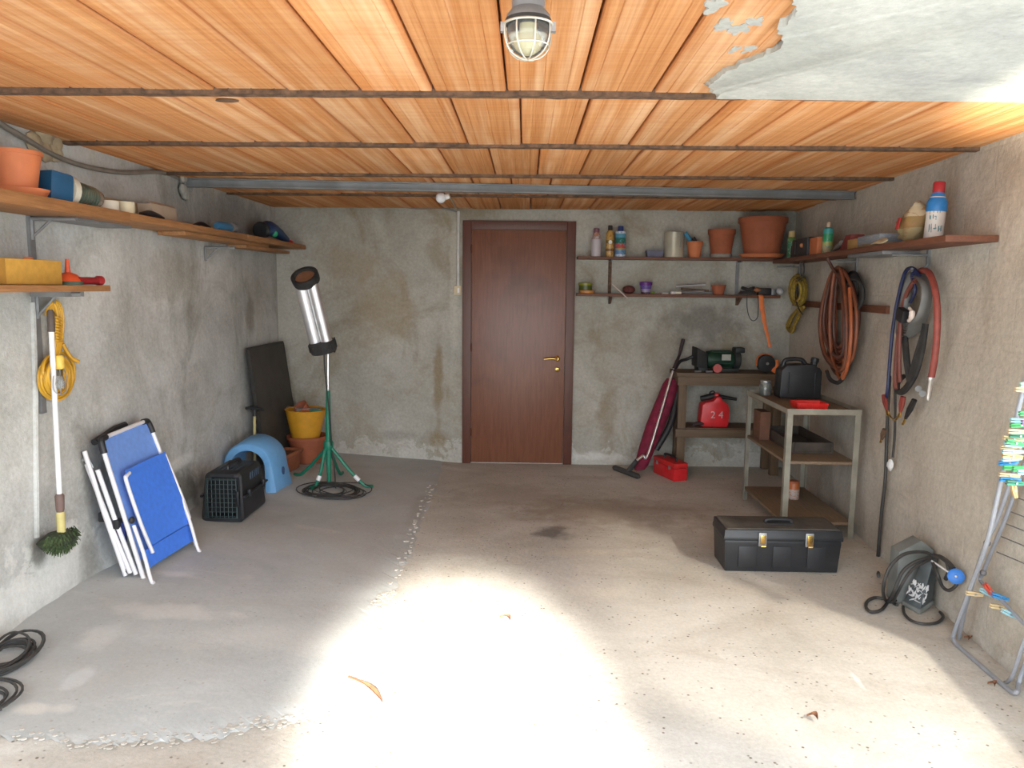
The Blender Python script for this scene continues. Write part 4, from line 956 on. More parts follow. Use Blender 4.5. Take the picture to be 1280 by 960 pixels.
p = bw(762, 320, .12); bottle('oil_bottle', 'golden bottle with black cap, second on the upper back shelf', (p.x, p.y, zu), .034, .26, bands_mat('gold_print', [(0, (.5, .30, .10)), (.2, (.14, .08, .03)), (.3, (.5, .3, .08)), (.5, (.2, .13, .02)), (.62, (.48, .28, .07))], .25, (.28, .10, .03)), M_black, .55, .16, .88)
b = MB().lathe([(.016, 0), (.016, .002), (0, .0025)], (p.x, p.y-.0335, zu+.12), (0, -1, 0), 16); o = b.build('round_emblem', mat('emblem_white', (.7, .68, .6), .5), [c for c in bpy.data.objects if c.get('label', '').startswith('golden bottle')][0])
p = bw(775, 320, .12); bottle('spray_can', 'blue green and white can with dark blue cap, third on the upper back shelf', (p.x, p.y, zu), .046, .255, bands_mat('can_blue', [(0, (.62, .64, .70)), (.09, (.10, .18, .36)), (.26, (.38, .30, .10)), (.33, (.45, .08, .06)), (.52, (.02, .14, .10)), (.74, (.10, .30, .42)), (.9, (.6, .66, .74))], .3, (.10, .32, .45)), mat('navy_cap', (.02, .04, .16), .4), .52, .17, .95, 'can')
p = bw(818, 320, .10); x = p.x
b = MB(); rs = [[V((x-.06, YS+.03, zu)), V((x+.06, YS+.03, zu)), V((x+.06, YB-.04, zu)), V((x-.06, YB-.04, zu))], [V((x-.072, YS+.02, zu+.055)), V((x+.072, YS+.02, zu+.055)), V((x+.072, YB-.03, zu+.055)), V((x-.072, YB-.03, zu+.055))], [V((x-.066, YS+.026, zu+.055)), V((x+.066, YS+.026, zu+.055)), V((x+.066, YB-.036, zu+.055)), V((x-.066, YB-.036, zu+.055))], [V((x-.055, YS+.035, zu+.006)), V((x+.055, YS+.035, zu+.006)), V((x+.055, YB-.045, zu+.006)), V((x-.055, YB-.045, zu+.006))]]
b.add([q for r in rs for q in r], [(3, 2, 1, 0)]+[(i*4+k, i*4+(k+1) % 4, i*4+4+(k+1) % 4, i*4+4+k) for i in range(3) for k in range(4)]+[(12, 13, 14, 15)])
tag(b.build('plastic_tray', mat('slate_plastic', (.10, .10, .16), .5)), 'low slate blue plastic tub on the upper back shelf beside the cream tin', 'tub')
p = bw(842, 320, .10); t = thing('tin_can', 'tall cream white tin can on the upper back shelf', 'tin', (p.x, p.y, zu))
M_tin = mat('cream_tin', (.50, .46, .36), .3, .2, .15, 6)
MB().lathe([(.078, 0), (.08, .003), (.08, .205), (.082, .21), (.078, .213), (.074, .21), (.074, .19), (0, .188)], (p.x, p.y, zu), n=28).build('tin_body', M_tin, t)
MB().tube([(p.x+.04, p.y-.073, zu+.08), (p.x+.042, p.y-.073, zu+.2)], .004, 6).build('paint_drip', mat('drip', (.25, .24, .2), .5), t)
p = bw(868, 320, .09); pot('flower_pot', 'small terracotta pot with blue handled tools on the upper back shelf', (p.x, p.y, zu), .068, .135, M_terra2, .22)
b = MB().tube([(p.x-.02, p.y, zu+.04), (p.x-.045, p.y-.02, zu+.145), (p.x-.09, p.y-.02, zu+.205)], [.008, .017, .019], 10); tag(b.build('scraper', mat('cyan_handle', (.02, .22, .38), .45)), 'blue handled scraper sticking out of the small pot on the back shelf', 'scraper')
b = MB().tube([(p.x+.015, p.y, zu+.05), (p.x-.0, p.y-.01, zu+.14), (p.x-.02, p.y-.01, zu+.165)], [.006, .015, .018], 10); tag(b.build('trowel_handle', M_black), 'short black tool handle in the small pot on the back shelf', 'tool')
p = bw(901, 320, .09); pot('flower_pot', 'medium terracotta pot on a grey saucer on the upper back shelf', (p.x, p.y+.0, zu), .115, .225, M_terra, .18, .095, mat('grey_saucer', (.32, .28, .24), .8))
p = bw(951, 322, .11); pot('flower_pot', 'largest terracotta pot with saucer at the right end of the upper back shelf', (p.x-.02, p.y-.08, zu), .20, .315, M_terra, .14, .185, M_terra2)
p = rw(980, 325, .10); 
bottle('glue_bottle', 'slim green bottle with cream cap beside the largest terracotta pot', (2.155, 6.38, 1.812), .032, .225, bands_mat('green_print', [(0, (.16, .30, .20)), (.1, (.05, .22, .11)), (.8, (.12, .24, .06))], .35, (.35, .45, .36)), mat('cream_cap', (.62, .48, .2), .5), .8, .22, .9)

# lower shelf clutter
zl = ZL+.0005
p = bw(732, 364, .10)
b = MB().lathe([(.062, 0), (.066, .004), (.066, .022), (.06, .026), (0, .027)], (p.x+.01, p.y, zl), n=24); tag(b.build('orange_tin', mat('orange_tin', (.48, .20, .05), .45)), 'flat orange tin under the green tin on the lower back shelf', 'tin')
t = thing('green_tin', 'olive green lidded tin stacked on the flat orange tin near the door', 'tin', (p.x, p.y, zl+.028))
MB().lathe([(.056, .0), (.056, .04), (0, .04)], (p.x-.002, p.y, zl+.0275), n=24).build('tin_body', mat('olive_dark', (.06, .08, .01), .4), t)
MB().lathe([(.062, .04), (.062, .058), (.058, .062), (0, .062)], (p.x-.002, p.y, zl+.0275), n=24).build('tin_lid', mat('olive_light', (.20, .21, .02), .4), t)
a, c = bw(765, 358, .17), bw(784, 373, .19)
tag(MB().cyl(a+V((0, -.02, .02)), c+V((0, -.03, 0)), .0055, n=8).build('white_rod', mat('rod_white', (.52, .42, .37), .5)), 'thin white rod slanting over the lower back shelf edge', 'rod')
p = bw(786, 364, .09)
b = MB().ball((p.x, p.y, zl+.035), .05, 14, (1.1, .9, .72)); o = tag(b.build('ball_of_twine', mat('dark_red_twine', (.12, .03, .025), .8, 0, .3, 60, .5)), 'dark red ball of twine on the lower back shelf left of the purple tub', 'twine')
p = bw(807, 364, .10); t = thing('purple_tub', 'purple and white plastic tub on the lower back shelf', 'tub', (p.x, p.y, zl))
MB().lathe([(.036, 0), (.05, .075), (.046, .076), (0, .07)], (p.x, p.y, zl), n=24).build('tub_body', bands_mat('purple_print', [(0, (.05, .02, .03)), (.2, (.30, .26, .36)), (.55, (.10, .05, .26))], .4, (.22, .18, .4)), t)
MB().lathe([(.053, .074), (.055, .08), (.055, .098), (.05, .102), (0, .1)], (p.x, p.y, zl), n=24).build('tub_lid', mat('purple_lid', (.13, .02, .22), .4), t)
p = bw(816, 365, .12); tag(MB().ball((p.x, p.y-.02, zl+.012), .014, 8, (1.2, 1, .8)).build('lime_stopper', mat('lime', (.2, .3, .05), .5)), 'tiny lime green cap by the purple tub', 'cap')
p = bw(832, 365, .13); tag(MB().lohi((p.x-.035, p.y-.02, zl), (p.x+.02, p.y+.02, zl+.014)).build('putty_knife', mat('pale_grey', (.42, .42, .42), .5), bevel=.004), 'small pale grey block lying right of the purple tub', 'block')
tag(MB().cyl((p.x+.045, p.y-.01, zl+.0125), (p.x+.09, p.y+.01, zl+.0125), .012, n=10).build('white_plug', M_white), 'small white plug on the lower back shelf, below the cream tin', 'plug')
p = bw(847, 365, .13); tag(MB().cyl((p.x-.02, p.y, zl+.0125), (p.x+.03, p.y-.01, zl+.0125), .012, n=10).build('cream_plug', M_cream), 'short cream cylinder on the lower back shelf below the metal profiles', 'plug')
for i, (u0_, v0, u1_, v1, rr, lab, mm) in enumerate(((838, 366, 880, 364, .010, 'longer grey metal bar lying along the lower back shelf', M_steel), (845, 357.5, 882, 355.5, .010, 'pale metal profile lying on top of the bars on the lower back shelf', M_alu), (851, 361, 886, 363.5, .009, 'dark metal bar under the pale profile on the lower back shelf', M_rust), (878, 365.5, 905, 364.5, .008, 'short thin metal bar in front of the small pot on the lower back shelf', M_steel))):
    a, c = bw(u0_, v0, .10-.01*i), bw(u1_, v1, .08)
    a.z = max(a.z, zl+rr); c.z = max(c.z, zl+rr)
    tag(MB().tube([a, c], rr, 6).build('metal_bar', mm), lab, 'bar')
p = bw(898, 364, .085); pot('flower_pot', 'smallest terracotta pot on the lower back shelf', (p.x, p.y, zl), .062, .085, M_terra, .22)
p = bw(935, 364, .09)
b = MB()
for i in range(5): b.tube([V((p.x+(.075-.006*i)*cos(a*pi/9), p.y+.045*sin(a*pi/9), zl+.012+.009*i+.02*abs(cos(a*pi/9))*(i > 2))) for a in range(18)], .006, 6, True)
tag(b.build('cable_coil', M_cable), 'black cable coil lying on the lower back shelf above the orange strap', 'cable')
tag(MB().ball((p.x+.07, p.y-.02, zl+.045), .028, 10, (1.2, 1, .8)).build('rust_fitting', mat('copper_fit', (.35, .14, .06), .5)), 'small copper coloured fitting by the black coil on the lower shelf', 'fitting')
tag(MB().lohi((p.x+.085, p.y-.03, zl), (p.x+.19, p.y+.05, zl+.06)).build('black_charger', M_black, bevel=.008), 'small black box right of the coil on the lower back shelf', 'charger')
p = bw(966, 363, .09)
tag(MB().lathe([(.03, 0), (.03, .05), (0, .052)], (p.x, p.y, zl), n=18).build('grey_jar', M_upr), 'small dark grey jar near the right end of the lower back shelf', 'jar')
p = bw(975, 363, .09)
t = thing('light_bulb', 'silver light bulb at the right end of the lower back shelf', 'bulb', (p.x, p.y, zl))
MB().ball((p.x, p.y, zl+.034), .032, 14).build('bulb_glass', mat('frosted', (.5, .5, .52), .2), t); MB().cyl((p.x, p.y+.03, zl+.03), (p.x, p.y+.055, zl+.02), .014, n=10).build('bulb_cap', M_brass, t)
a = bw(937, 374, .17); b = MB().tube(spline([bw(934, 368, .175), bw(934, 385, .18), bw(937, 397, .18), bw(942, 401, .18), bw(947, 396, .18), bw(948, 380, .18), bw(947, 370, .175)], 5), .0035, 6)
tag(b.build('hanging_wire', M_cable), 'thin black wire loop hanging below the lower back shelf', 'wire')
b = MB().tube(spline([bw(951, 369, .17), bw(951.5, 372, .19), bw(953, 388, .19), bw(956, 405, .19), bw(959.5, 420, .20), bw(962.5, 434, .21)], 5), [.020]*10+[.018]*5+[.014]*5+[.011]*6, 8, flat=(1, 0, 0))
tag(b.build('orange_strap', mat('orange_webbing', (.75, .20, .055), .7)), 'orange webbing strap hanging from the lower back shelf', 'strap')

# ================================================================== RIGHT WALL SHELF
RSz = 1.81
def rwp(y, off, z): return V((wx(y), y, z)) + RN*off
RS = thing('wall_shelf', 'long red brown wooden shelf along the right wall', 'shelf', rwp(4.6, 0, 1.8))
def rboard(y0, y1, z0, z1, off, name='board', m=M_board3, off0=.004):
    return MB().hexa([rwp(y0, off0, z0), rwp(y0, off, z0), rwp(y1, off, z0), rwp(y1, off0, z0)], [rwp(y0, off0, z1), rwp(y0, off, z1), rwp(y1, off, z1), rwp(y1, off0, z1)]).build(name, m, RS, .003)
rboard(3.42, 5.0, RSz-.03, RSz, .225); rboard(5.004, 6.54, RSz-.03, RSz, .22)
rboard(4.2, 4.75, RSz-.05, RSz-.031, .20, 'under_batten', M_upr)
for u, z1 in ((1160, 1.33), (1071, 1.45), (1000, 1.5)):
    y = rw(u, 318, .01).y
    MB().hexa([rwp(y-.012, .001, z1), rwp(y-.012, .014, z1), rwp(y+.012, .014, z1), rwp(y+.012, .001, z1)], [rwp(y-.012, .001, RSz-.032), rwp(y-.012, .014, RSz-.032), rwp(y+.012, .014, RSz-.032), rwp(y+.012, .001, RSz-.032)]).build('shelf_upright', M_upr, RS)
    MB().tube([rwp(y, .01, RSz-.058), rwp(y, .19, RSz-.058)], .007, 6).build('bracket', M_upr, RS)
zr = RSz+.0005
# big spray can
p = rwp(3.80, .115, zr)
t = bottle('spray_can', 'large white spray can with blue shoulder and red cap on the right shelf', p, .043, .275, mat('can_offwhite', (.66, .63, .60), .35, 0, .04), mat('cap_red', (.42, .03, .04), .4), .62, .19, .80, 'can', lean=(.04, 0, 1), dome=mat('can_sky', (.03, .22, .58), .35))
MATS['teal_print'] = mat('teal_print', (.10, .26, .30), .6)
def on_can(o, r, dx, z, wdt, hgt, par, lean=.04):       # a glyph stroke on the curved face towards the room
    a0 = radians(-108)+dx/r
    c = V((o[0]+r*1.012*cos(a0)+lean*z, o[1]+r*1.012*sin(a0), o[2]+z))
    return c, Matrix.Rotation(a0+pi/2, 3, 'Z')
b = MB(); rr = random.Random(4)
for row, (z, h_, n_) in enumerate(((.145, .030, 4), (.105, .018, 3), (.055, .026, 5))):
    for k in range(n_):
        dx = -.031+k*.0135
        for s_ in range(rr.choice((2, 3))):
            c, R = on_can(p, .043, dx+rr.uniform(-.004, .004), z+rr.uniform(-.3, .3)*h_, 0, 0, t)
            b.box(c, (.0028, .001, h_) if rr.random() < .6 else (.008, .001, .004), R)
b.build('label_print', MATS['teal_print'], t, kind='stuff')
# crumpled bag
b = MB().ball(V((0, 0, 0)), 1, 18)
bagc = rwp(4.08, .11, zr)
b.v = [bagc+RA*(q.y*.10-.02)+RN*(q.x*.06)+V((0, 0, max(0, (q.z+1)*.088*(1-.38*q.y)))) for q in b.v]
t = thing('seed_bag', 'crumpled cream and brown paper bag beside the large white spray can', 'bag', bagc)
o = b.build('bag_body', bands_mat('bag_print', [(0, (.42, .34, .18)), (.35, (.34, .22, .08)), (.62, (.60, .50, .33)), (.85, (.62, .55, .4))], .6, (.40, .22, .10)), t, angle=180)
for v in o.data.vertices: v.co += (noise.noise_vector(v.co*20)*.034+noise.noise_vector(v.co*55)*.012)*(1 if v.co.z > .02 else .15)
MB().box(bagc+RN*.068+RA*(-.01)+V((0, 0, .10)), (.006, .03, .06), Matrix.Rotation(.2, 3, 'Y')).build('red_print', mat('bag_red', (.45, .04, .04), .6), t, .002)
b = MB().tube(spline([bagc+RA*.06+RN*.10+V((0, 0, .012)), bagc+RA*.17+RN*.09+V((0, 0, .022)), bagc+RA*.3+RN*.085+V((0, 0, .012))], 5), [.014, .02, .024, .026, .026, .026, .024, .02, .016, .012, .008], 10, flat=(0, 1, 0))
tag(b.build('cream_glove', mat('glove_cream', (.62, .56, .38), .8)), 'cream work glove lying next to the crumpled bag on the right shelf', 'glove')
# boxes and tools further along
pts_ = (4.45, 4.62, 4.80)
bx = rwp(4.50, .12, zr)
def rbox(y0, y1, o0, o1, z0, z1, nm, m, par=None, bev=.002): return MB().hexa([rwp(y0, o0, z0), rwp(y0, o1, z0), rwp(y1, o1, z0), rwp(y1, o0, z0)], [rwp(y0, o0, z1), rwp(y0, o1, z1), rwp(y1, o1, z1), rwp(y1, o0, z1)]).build(nm, m, par, bev)
t = thing('small_carton', 'small blue and grey carton with tan end on the right shelf', 'carton', bx)
rbox(4.28, 4.62, .06, .19, zr, zr+.065, 'carton_body', bands_mat('carton_print', [(0, (.30, .22, .14)), (.3, (.22, .27, .33))], .5, (.36, .36, .34)), t)
rbox(4.621, 4.80, .06, .188, zr, zr+.06, 'carton_end', mat('carton_tan2', (.40, .24, .09), .7), t)
b = MB().hexa([rwp(4.83, .06, zr), rwp(4.83, .18, zr), rwp(4.98, .18, zr), rwp(4.98, .06, zr)], [rwp(4.80, .09, zr+.095), rwp(4.80, .17, zr+.095), rwp(4.9, .17, zr+.095), rwp(4.9, .09, zr+.095)])
tag(b.build('red_box', mat('dark_red_card', (.22, .035, .03), .6), bevel=.004), 'dark red tilted little box between the grey tool and the blue carton', 'box')
b = MB().tube(spline([rwp(5.16, .16, zr+.012), rwp(5.08, .16, zr+.03), rwp(5.0, .155, zr+.055)], 4), [.008, .01, .012, .014, .016, .018, .02, .02, .018], 10)
tag(b.build('grey_tool', M_steel), 'small grey metal tool leaning by the dark red box on the right shelf', 'tool')
p = rwp(5.32, .15, zr)
bottle('glue_bottle', 'turquoise green bottle with cream nozzle standing on the right shelf', p, .033, .21, bands_mat('turq_print', [(0, (.42, .34, .2)), (.3, (.36, .38, .12)), (.45, (.03, .28, .12)), (.75, (.06, .36, .38))], .35, (.10, .34, .18)), mat('nozzle_cream', (.55, .42, .28), .5), .42, .16, .9)
rbox(5.42, 5.60, .08, .19, zr, zr+.12, 'terracotta_box', M_terra2, None) and None
o = bpy.data.objects['terracotta_box']; tag(o, 'orange brown card box behind the turquoise bottle on the right shelf', 'box')
t = thing('tool_case', 'dark grey tool case with a copper knob on the right shelf', 'case', rwp(5.85, .1, zr))
rbox(5.66, 6.08, .05, .19, zr, zr+.135, 'case_body', mat('case_dark', (.035, .04, .045), .55), t, .01)
MB().ball(rwp(5.78, .195, zr+.08), .018, 10).build('copper_knob', mat('copper_fit', (0, 0, 0)), t)
rbox(5.95, 6.0, .19, .20, zr+.02, zr+.12, 'case_rib', M_black, t)
rbox(6.1, 6.22, .07, .16, zr, zr+.10, 'brown_box', mat('brown_card', (.10, .06, .045), .8), None); tag(bpy.data.objects['brown_box'], 'dark brown box on the right shelf next to the slim green bottle', 'box')

# wooden batten on the right wall
b = MB().hexa([rwp(4.56, .002, 1.43), rwp(4.56, .024, 1.43), rwp(6.6, .024, 1.43), rwp(6.6, .002, 1.43)], [rwp(4.56, .002, 1.475), rwp(4.56, .024, 1.475), rwp(6.6, .024, 1.475), rwp(6.6, .002, 1.475)])
tag(b.build('wall_batten', M_board3), 'horizontal wooden batten on the right wall behind the hoses', 'batten')

# ------------------------------------------------------------------ things hanging on the right wall
M_hose = mat('orange_hose', (.22, .07, .032), .55, 0, .2, 12)
M_hose2 = mat('brown_hose', (.11, .045, .032), .55, 0, .2, 12)
M_hose3 = mat('bright_hose', (.40, .11, .04), .5, 0, .15, 12)
hk = rw(1043, 328, .02)
hc = thing('hose_coil', 'long coil of orange brown garden hose hanging from the right shelf', 'hose', rw(1048, 400, .05))
rr = random.Random(8)
for k, (m, n_) in enumerate(((M_hose2, 9), (M_hose, 7), (M_hose3, 2))):
    b = MB()
    for i in range(n_):
        cu = 1049+rr.uniform(-3, 3); top = 334+rr.uniform(0, 10); bot = 452+rr.uniform(-22, 22); ru = rr.uniform(4, 23)
        off = .03+.018*(i % 5)+.014*k
        b.tube(spline([rw(cu, top, off), rw(cu+ru*.6, top+16, off), rw(cu+ru, (top+bot)/2+rr.uniform(-8, 8), off+.01), rw(cu+ru*.7+2, bot-14, off), rw(cu+1, bot, off+.015), rw(cu-ru*.75, bot-18, off), rw(cu-ru, (top+bot)/2+rr.uniform(-8, 8), off+.01), rw(cu-ru*.55, top+14, off)], 6, True), .0115, 8, True)
    b.build('hose_loops', m, hc)
b = MB().tube(spline([rw(1062, 360, .12), rw(1064, 400, .13), rw(1063, 430, .13), rw(1060, 455, .12), rw(1054, 472, .12), rw(1047, 478, .12), rw(1038, 474, .12), rw(1033, 463, .12)], 5), .0115, 8); b.build('hose_end', M_hose3, hc)
b = MB().tube(spline([rw(1053, 473.5, .122), rw(1047, 478.5, .122), rw(1038, 474.5, .122), rw(1033.5, 464, .122)], 4), .0135, 8); b.build('black_hose_cuff', M_rubber, hc)
b = MB().tube(spline([rw(1034, 322, .2), rw(1040, 334, .16), rw(1047, 344, .1), rw(1050, 350, .08)], 5), .010, 6); b.build('tie_strap', M_hose2, hc)
b = MB()
for i in range(4): b.tube(wall_loop(rw, 1066+i*.7, 362+i*2, 9+i*.6, 22-i, .03+i*.02), .011, 8, True)
tag(b.build('dark_hose_coil', M_rubber), 'dark grey cable coil hanging behind the orange brown hose', 'cable')
# yellow hank in the corner
yh = thing('rope_hank', 'yellow rope hank hanging in the back right corner', 'rope', rw(997, 385, .06))
M_rope = mat('yellow_rope', (.38, .26, .04), .8, 0, .3, 60)
b = MB()
for i in range(7):
    b.tube(wall_loop(rw, 997+rr.uniform(-1, 1), 364+rr.uniform(-2, 2), 10.5-i*1.1, 19-i*1.2, .04+.012*i), .012, 6, True)
b.build('upper_loops', M_rope, yh); b = MB()
for i in range(5):
    cu = 994-i*.6
    b.tube(spline([rw(1001+i, 384, .05+.012*i), rw(cu+4, 398, .06), rw(cu-5+i, 411+i, .06), rw(cu-8, 409, .05), rw(cu-3, 396, .05), rw(1000, 383, .05)], 5), .011, 6)
b.build('tail_loops', M_rope, yh)
b = MB().tube(spline([rw(1000, 326, .12), rw(1001, 340, .11), rw(997, 355, .12), rw(994, 370, .12), rw(998, 385, .12), rw(1003, 393, .12)], 5), .0045, 6); b.tube(spline([rw(1004, 326, .12), rw(1005, 340, .1), rw(1001, 352, .11)], 5), .0045, 6); b.build('hanging_cord', M_cable, yh)

# grey flat hose roll, red air hose, blue and black cables, jump leads: one hook, separate things
gf = thing('flat_hose', 'roll of flat grey hose hanging on the right wall', 'hose', rw(1140, 380, .05))
b = MB(); M_flat = mat('grey_flat_hose', (.17, .17, .165), .6, 0, .12, 10)
for i in range(8): b.tube(spline([rw(1143+i*.2, 338+i*1.2, .04+.008*i), rw(1157-i*.4, 347+i, .045+.008*i), rw(1161-i*.7, 372, .05+.008*i), rw(1153-i*.5, 404-i*1.3, .05+.008*i), rw(1137, 421-i*2.2, .05+.008*i), rw(1124+i*1.3, 420-i*4, .05+.008*i), rw(1127+i*1.0, 380, .045+.008*i), rw(1134+i*.5, 350+i, .04+.008*i)], 6, True), .017, 8, True, flat=(RN.x, RN.y, 0))
b.build('hose_roll', M_flat, gf)
rh = thing('air_hose', 'red air hose with metal coupling hanging beside the grey flat hose', 'hose', rw(1168, 400, .05))
b = MB().tube(spline([rw(1152, 338, .06), rw(1161, 341, .08), rw(1168, 358, .09), rw(1171.5, 385, .09), rw(1171, 420, .09), rw(1168, 450, .09), rw(1164, 472, .09)], 6), .016, 10); b.build('red_hose', mat('air_hose_red', (.28, .06, .045), .55, 0, .15, 20), rh)
a, c = rw(1164, 471, .09), rw(1160, 500, .09)
MB().tube([a, a.lerp(c, .15), a.lerp(c, .2), a.lerp(c, .6), a.lerp(c, .65), a.lerp(c, .9), c], [.018, .018, .014, .014, .011, .011, .008], 12).build('metal_coupling', M_chrome, rh)
for u, v in ((1148, 486), (1153, 492)): MB().cyl(rw(u, v, .04), rw(u, v, .08), .016, n=14).build('valve_knob', M_upr, rh)
b = MB().tube(spline([rw(1146, 349, .10), rw(1136, 362, .10), rw(1128, 385, .10), rw(1122, 430, .10), rw(1119, 470, .10), rw(1120, 486, .10)], 6), .012, 8)
b.tube(spline([rw(1143, 352, .11), rw(1133, 368, .11), rw(1126, 400, .11), rw(1124, 450, .11), rw(1125, 478, .11)], 6), .011, 8); 
tag(b.build('brown_hose', mat('maroon_hose', (.17, .05, .035), .55)), 'dark red brown double hose hanging left of the grey flat hose roll', 'hose')
b = MB()
for k in range(3): b.tube(spline([rw(1158-k, 405, .06), rw(1153-k*2, 440, .07), rw(1144-k*3, 470+k*2, .08), rw(1130, 490-k*2, .08), rw(1121+k, 489, .08), rw(1119+k*2, 478, .075), rw(1124+k*3, 470, .07)], 6), .012, 8)
b.tube(spline([rw(1131, 422, .07), rw(1134, 455, .08), rw(1138, 478, .08)], 5), .017, 8); b.tube(spline([rw(1152, 420, .07), rw(1143, 450, .08), rw(1136, 476, .08)], 5), .010, 8)
tag(b.build('rubber_cables', M_rubber), 'thick black rubber leads looped below the grey flat hose', 'cable')
b = MB().tube(spline([rw(1149, 345, .09), rw(1142, 336, .09), rw(1134, 337, .09), rw(1128, 350, .09), rw(1120, 385, .09), rw(1115, 420, .09), rw(1112, 455, .09), rw(1109.5, 487, .09), rw(1107, 500, .08)], 6), .010, 8)
b.tube(spline([rw(1145, 340, .10), rw(1140, 345, .105), rw(1144, 362, .105), rw(1138, 378, .1)], 5), .009, 8)
tag(b.build('blue_cable', mat('navy_cable', (.018, .026, .085), .5)), 'dark blue cable hanging over the left side of the grey hose roll', 'cable')
tag(MB().box(rw(1128, 394, .13), (.04, .08, .07), Matrix.Rotation(.3, 3, 'X')).build('black_plug', M_black, bevel=.012), 'black plug hanging inside the grey hose roll', 'plug')
b = MB().tube(spline([rw(1137, 385, .14), rw(1140, 390, .14), rw(1139, 397, .14), rw(1136, 401, .14)], 4), [.008]*4+[.014]*5+[.010]*4, 8); tag(b.build('white_tag', mat('tag_white', (.72, .62, .56), .6)), 'small white tag beside the black plug in the hose roll', 'tag')
tag(MB().tube(spline([rw(1160, 322, .015), rw(1159, 332, .03), rw(1150, 337, .06), rw(1142, 340, .09), rw(1140, 336, .11)], 4), .007, 6).build('wall_hook', M_upr), 'grey wall hook carrying the flat hose and cables', 'hook')
# long black cable down to the floor
b = MB().tube(spline([rw(1112, 470, .05), rw(1109.5, 520, .04), rw(1108, 560, .03), rw(1106.5, 600, .03), rw(1102, 640, .03), rw(1098.5, 680, .025), rw(1097, 705, .022), fl(1098, 722)+V((0, 0, .01))], 6), .010, 8)
tag(b.build('black_cable', M_cable), 'long black cable hanging straight down the right wall to the floor', 'cable')
jl = thing('jump_leads', 'jump leads with red and black clamps on the right wall', 'leads', rw(1118, 520, .05))
def clamp(u0_, v0, u1_, v1, off, m):
    a, c = rw(u0_, v0, off), rw(u1_, v1, off); d = (c-a); s_ = V((0, .012, 0))
    b = MB().tube([a+s_*.7, a.lerp(c, .5)+s_*1.0, c+s_*.3], [.010, .011, .006], 8).tube([a-s_*.7, a.lerp(c, .5)-s_*.8, c-s_*.3], [.010, .011, .006], 8)
    o = b.build('clamp_grip', m, jl); MB().tube([c, c+d*.35+s_*.5], [.007, .004], 6).tube([c, c+d*.35-s_*.5], [.007, .004], 6).build('clamp_jaw', M_brass, o)
M_clr = mat('clamp_red', (.24, .04, .03), .5)
clamp(1105, 494, 1108.5, 513, .09, M_clr); clamp(1129, 496, 1125.5, 515, .09, M_clr); clamp(1143, 500, 1132, 523, .09, M_black); clamp(1106, 537, 1102, 549, .05, M_rust)
MB().tube(spline([rw(1109, 513, .08), rw(1113, 521, .07), rw(1119, 525, .08), rw(1124, 518, .09)], 4), .006, 6).build('brass_link', M_brass, jl)
MB().tube(spline([rw(1119, 486, .09), rw(1119, 520, .06), rw(1118, 550, .04), rw(1116, 572, .04)], 5), .007, 6).build('lead_wire', M_cable, jl)
b = MB().ball(rw(1113, 581, .04), .025, 10, (.7, 1.0, 1.5)); o = b.build('white_tape_end', M_white, jl)
for v in o.data.vertices: v.co += noise.noise_vector(v.co*40)*.008

# ================================================================== WORKBENCH CORNER
bt = .87
WB = thing('workbench', 'old wooden workbench in the back right corner', 'workbench', (1.7, 6.52, 0))
M_bt = M_bench
for k in range(2): MB().lohi((1.265, 6.36+k*.165, bt-.035), (2.17, 6.523+k*.165, bt)).build('top_board', M_bt, WB, .003)
MB().lohi((1.275, 6.362, bt-.105), (2.16, 6.39, bt-.036)).build('front_apron', M_bt, WB, .002)
MB().lohi((1.285, 6.39, bt-.10), (1.315, 6.67, bt-.036)).build('side_apron', M_bt, WB, .002)
wv = wood('bench_wood_upright', (.10, .062, .033), (.165, .105, .057), (14, 14, 1))
for x, y in ((1.325, 6.42), (1.345, 6.655), (2.12, 6.42), (2.12, 6.655)): MB().lohi((x-.034, y-.027, 0), (x+.034, y+.027, bt-.036)).build('leg', wv, WB, .003)
MB().lohi((1.27, 6.362, .325), (2.16, 6.39, .395)).build('lower_rail', M_bt, WB, .002)
for k in range(2): MB().lohi((1.362, 6.392+k*.14, .385), (2.08, 6.53+k*.14, .402)).build('lower_board', M_bt, WB, .002)
# bench grinder / motor
gr = thing('bench_grinder', 'dark green electric motor grinder lying on the workbench', 'grinder', (1.63, 6.52, bt))
M_dg = mat('motor_green', (.012, .045, .025), .5, .2, .2); M_dk = mat('motor_dark', (.02, .022, .022), .6, 0, .25)
b = MB().hexa([V((1.44, 6.42, bt+.04)), V((1.44, 6.64, bt+.04)), V((1.44, 6.64, bt+.205)), V((1.44, 6.42, bt+.205))], [V((1.53, 6.44, bt+.03)), V((1.53, 6.62, bt+.03)), V((1.53, 6.62, bt+.16)), V((1.53, 6.44, bt+.16))]); b.build('guard_box', M_dk, gr, .006)
b = MB().lathe([(.05, 0), (.07, .01), (.074, .03), (.074, .22), (.06, .24)], (1.53, 6.53, bt+.10), (1, 0, 0), 24); b.build('motor_body', M_dg, gr)
for k in range(9):
    a = radians(k*40); MB().box((1.66, 6.53+.076*cos(a), bt+.10+.076*sin(a)), (.17, .006, .006)).build('cooling_fin', M_dg, gr) if k in (1, 2, 3, 5, 6, 8) else None
MB().box((1.69, 6.453, bt+.125), (.075, .008, .05)).build('rating_plate', mat('plate_grey', (.38, .38, .32), .5), gr)
b = MB().lathe([(.06, 0), (.085, .01), (.085, .05), (.07, .06)], (1.76, 6.53, bt+.10), (1, 0, 0), 24); b.build('end_shield', M_dk, gr)
MB().lohi((1.77, 6.47, bt+.16), (1.85, 6.59, bt+.205)).build('switch_box', M_dk, gr, .01)
MB().lohi((1.60, 6.45, bt+.001), (1.80, 6.61, bt+.03)).build('motor_foot', M_dk, gr, .004)
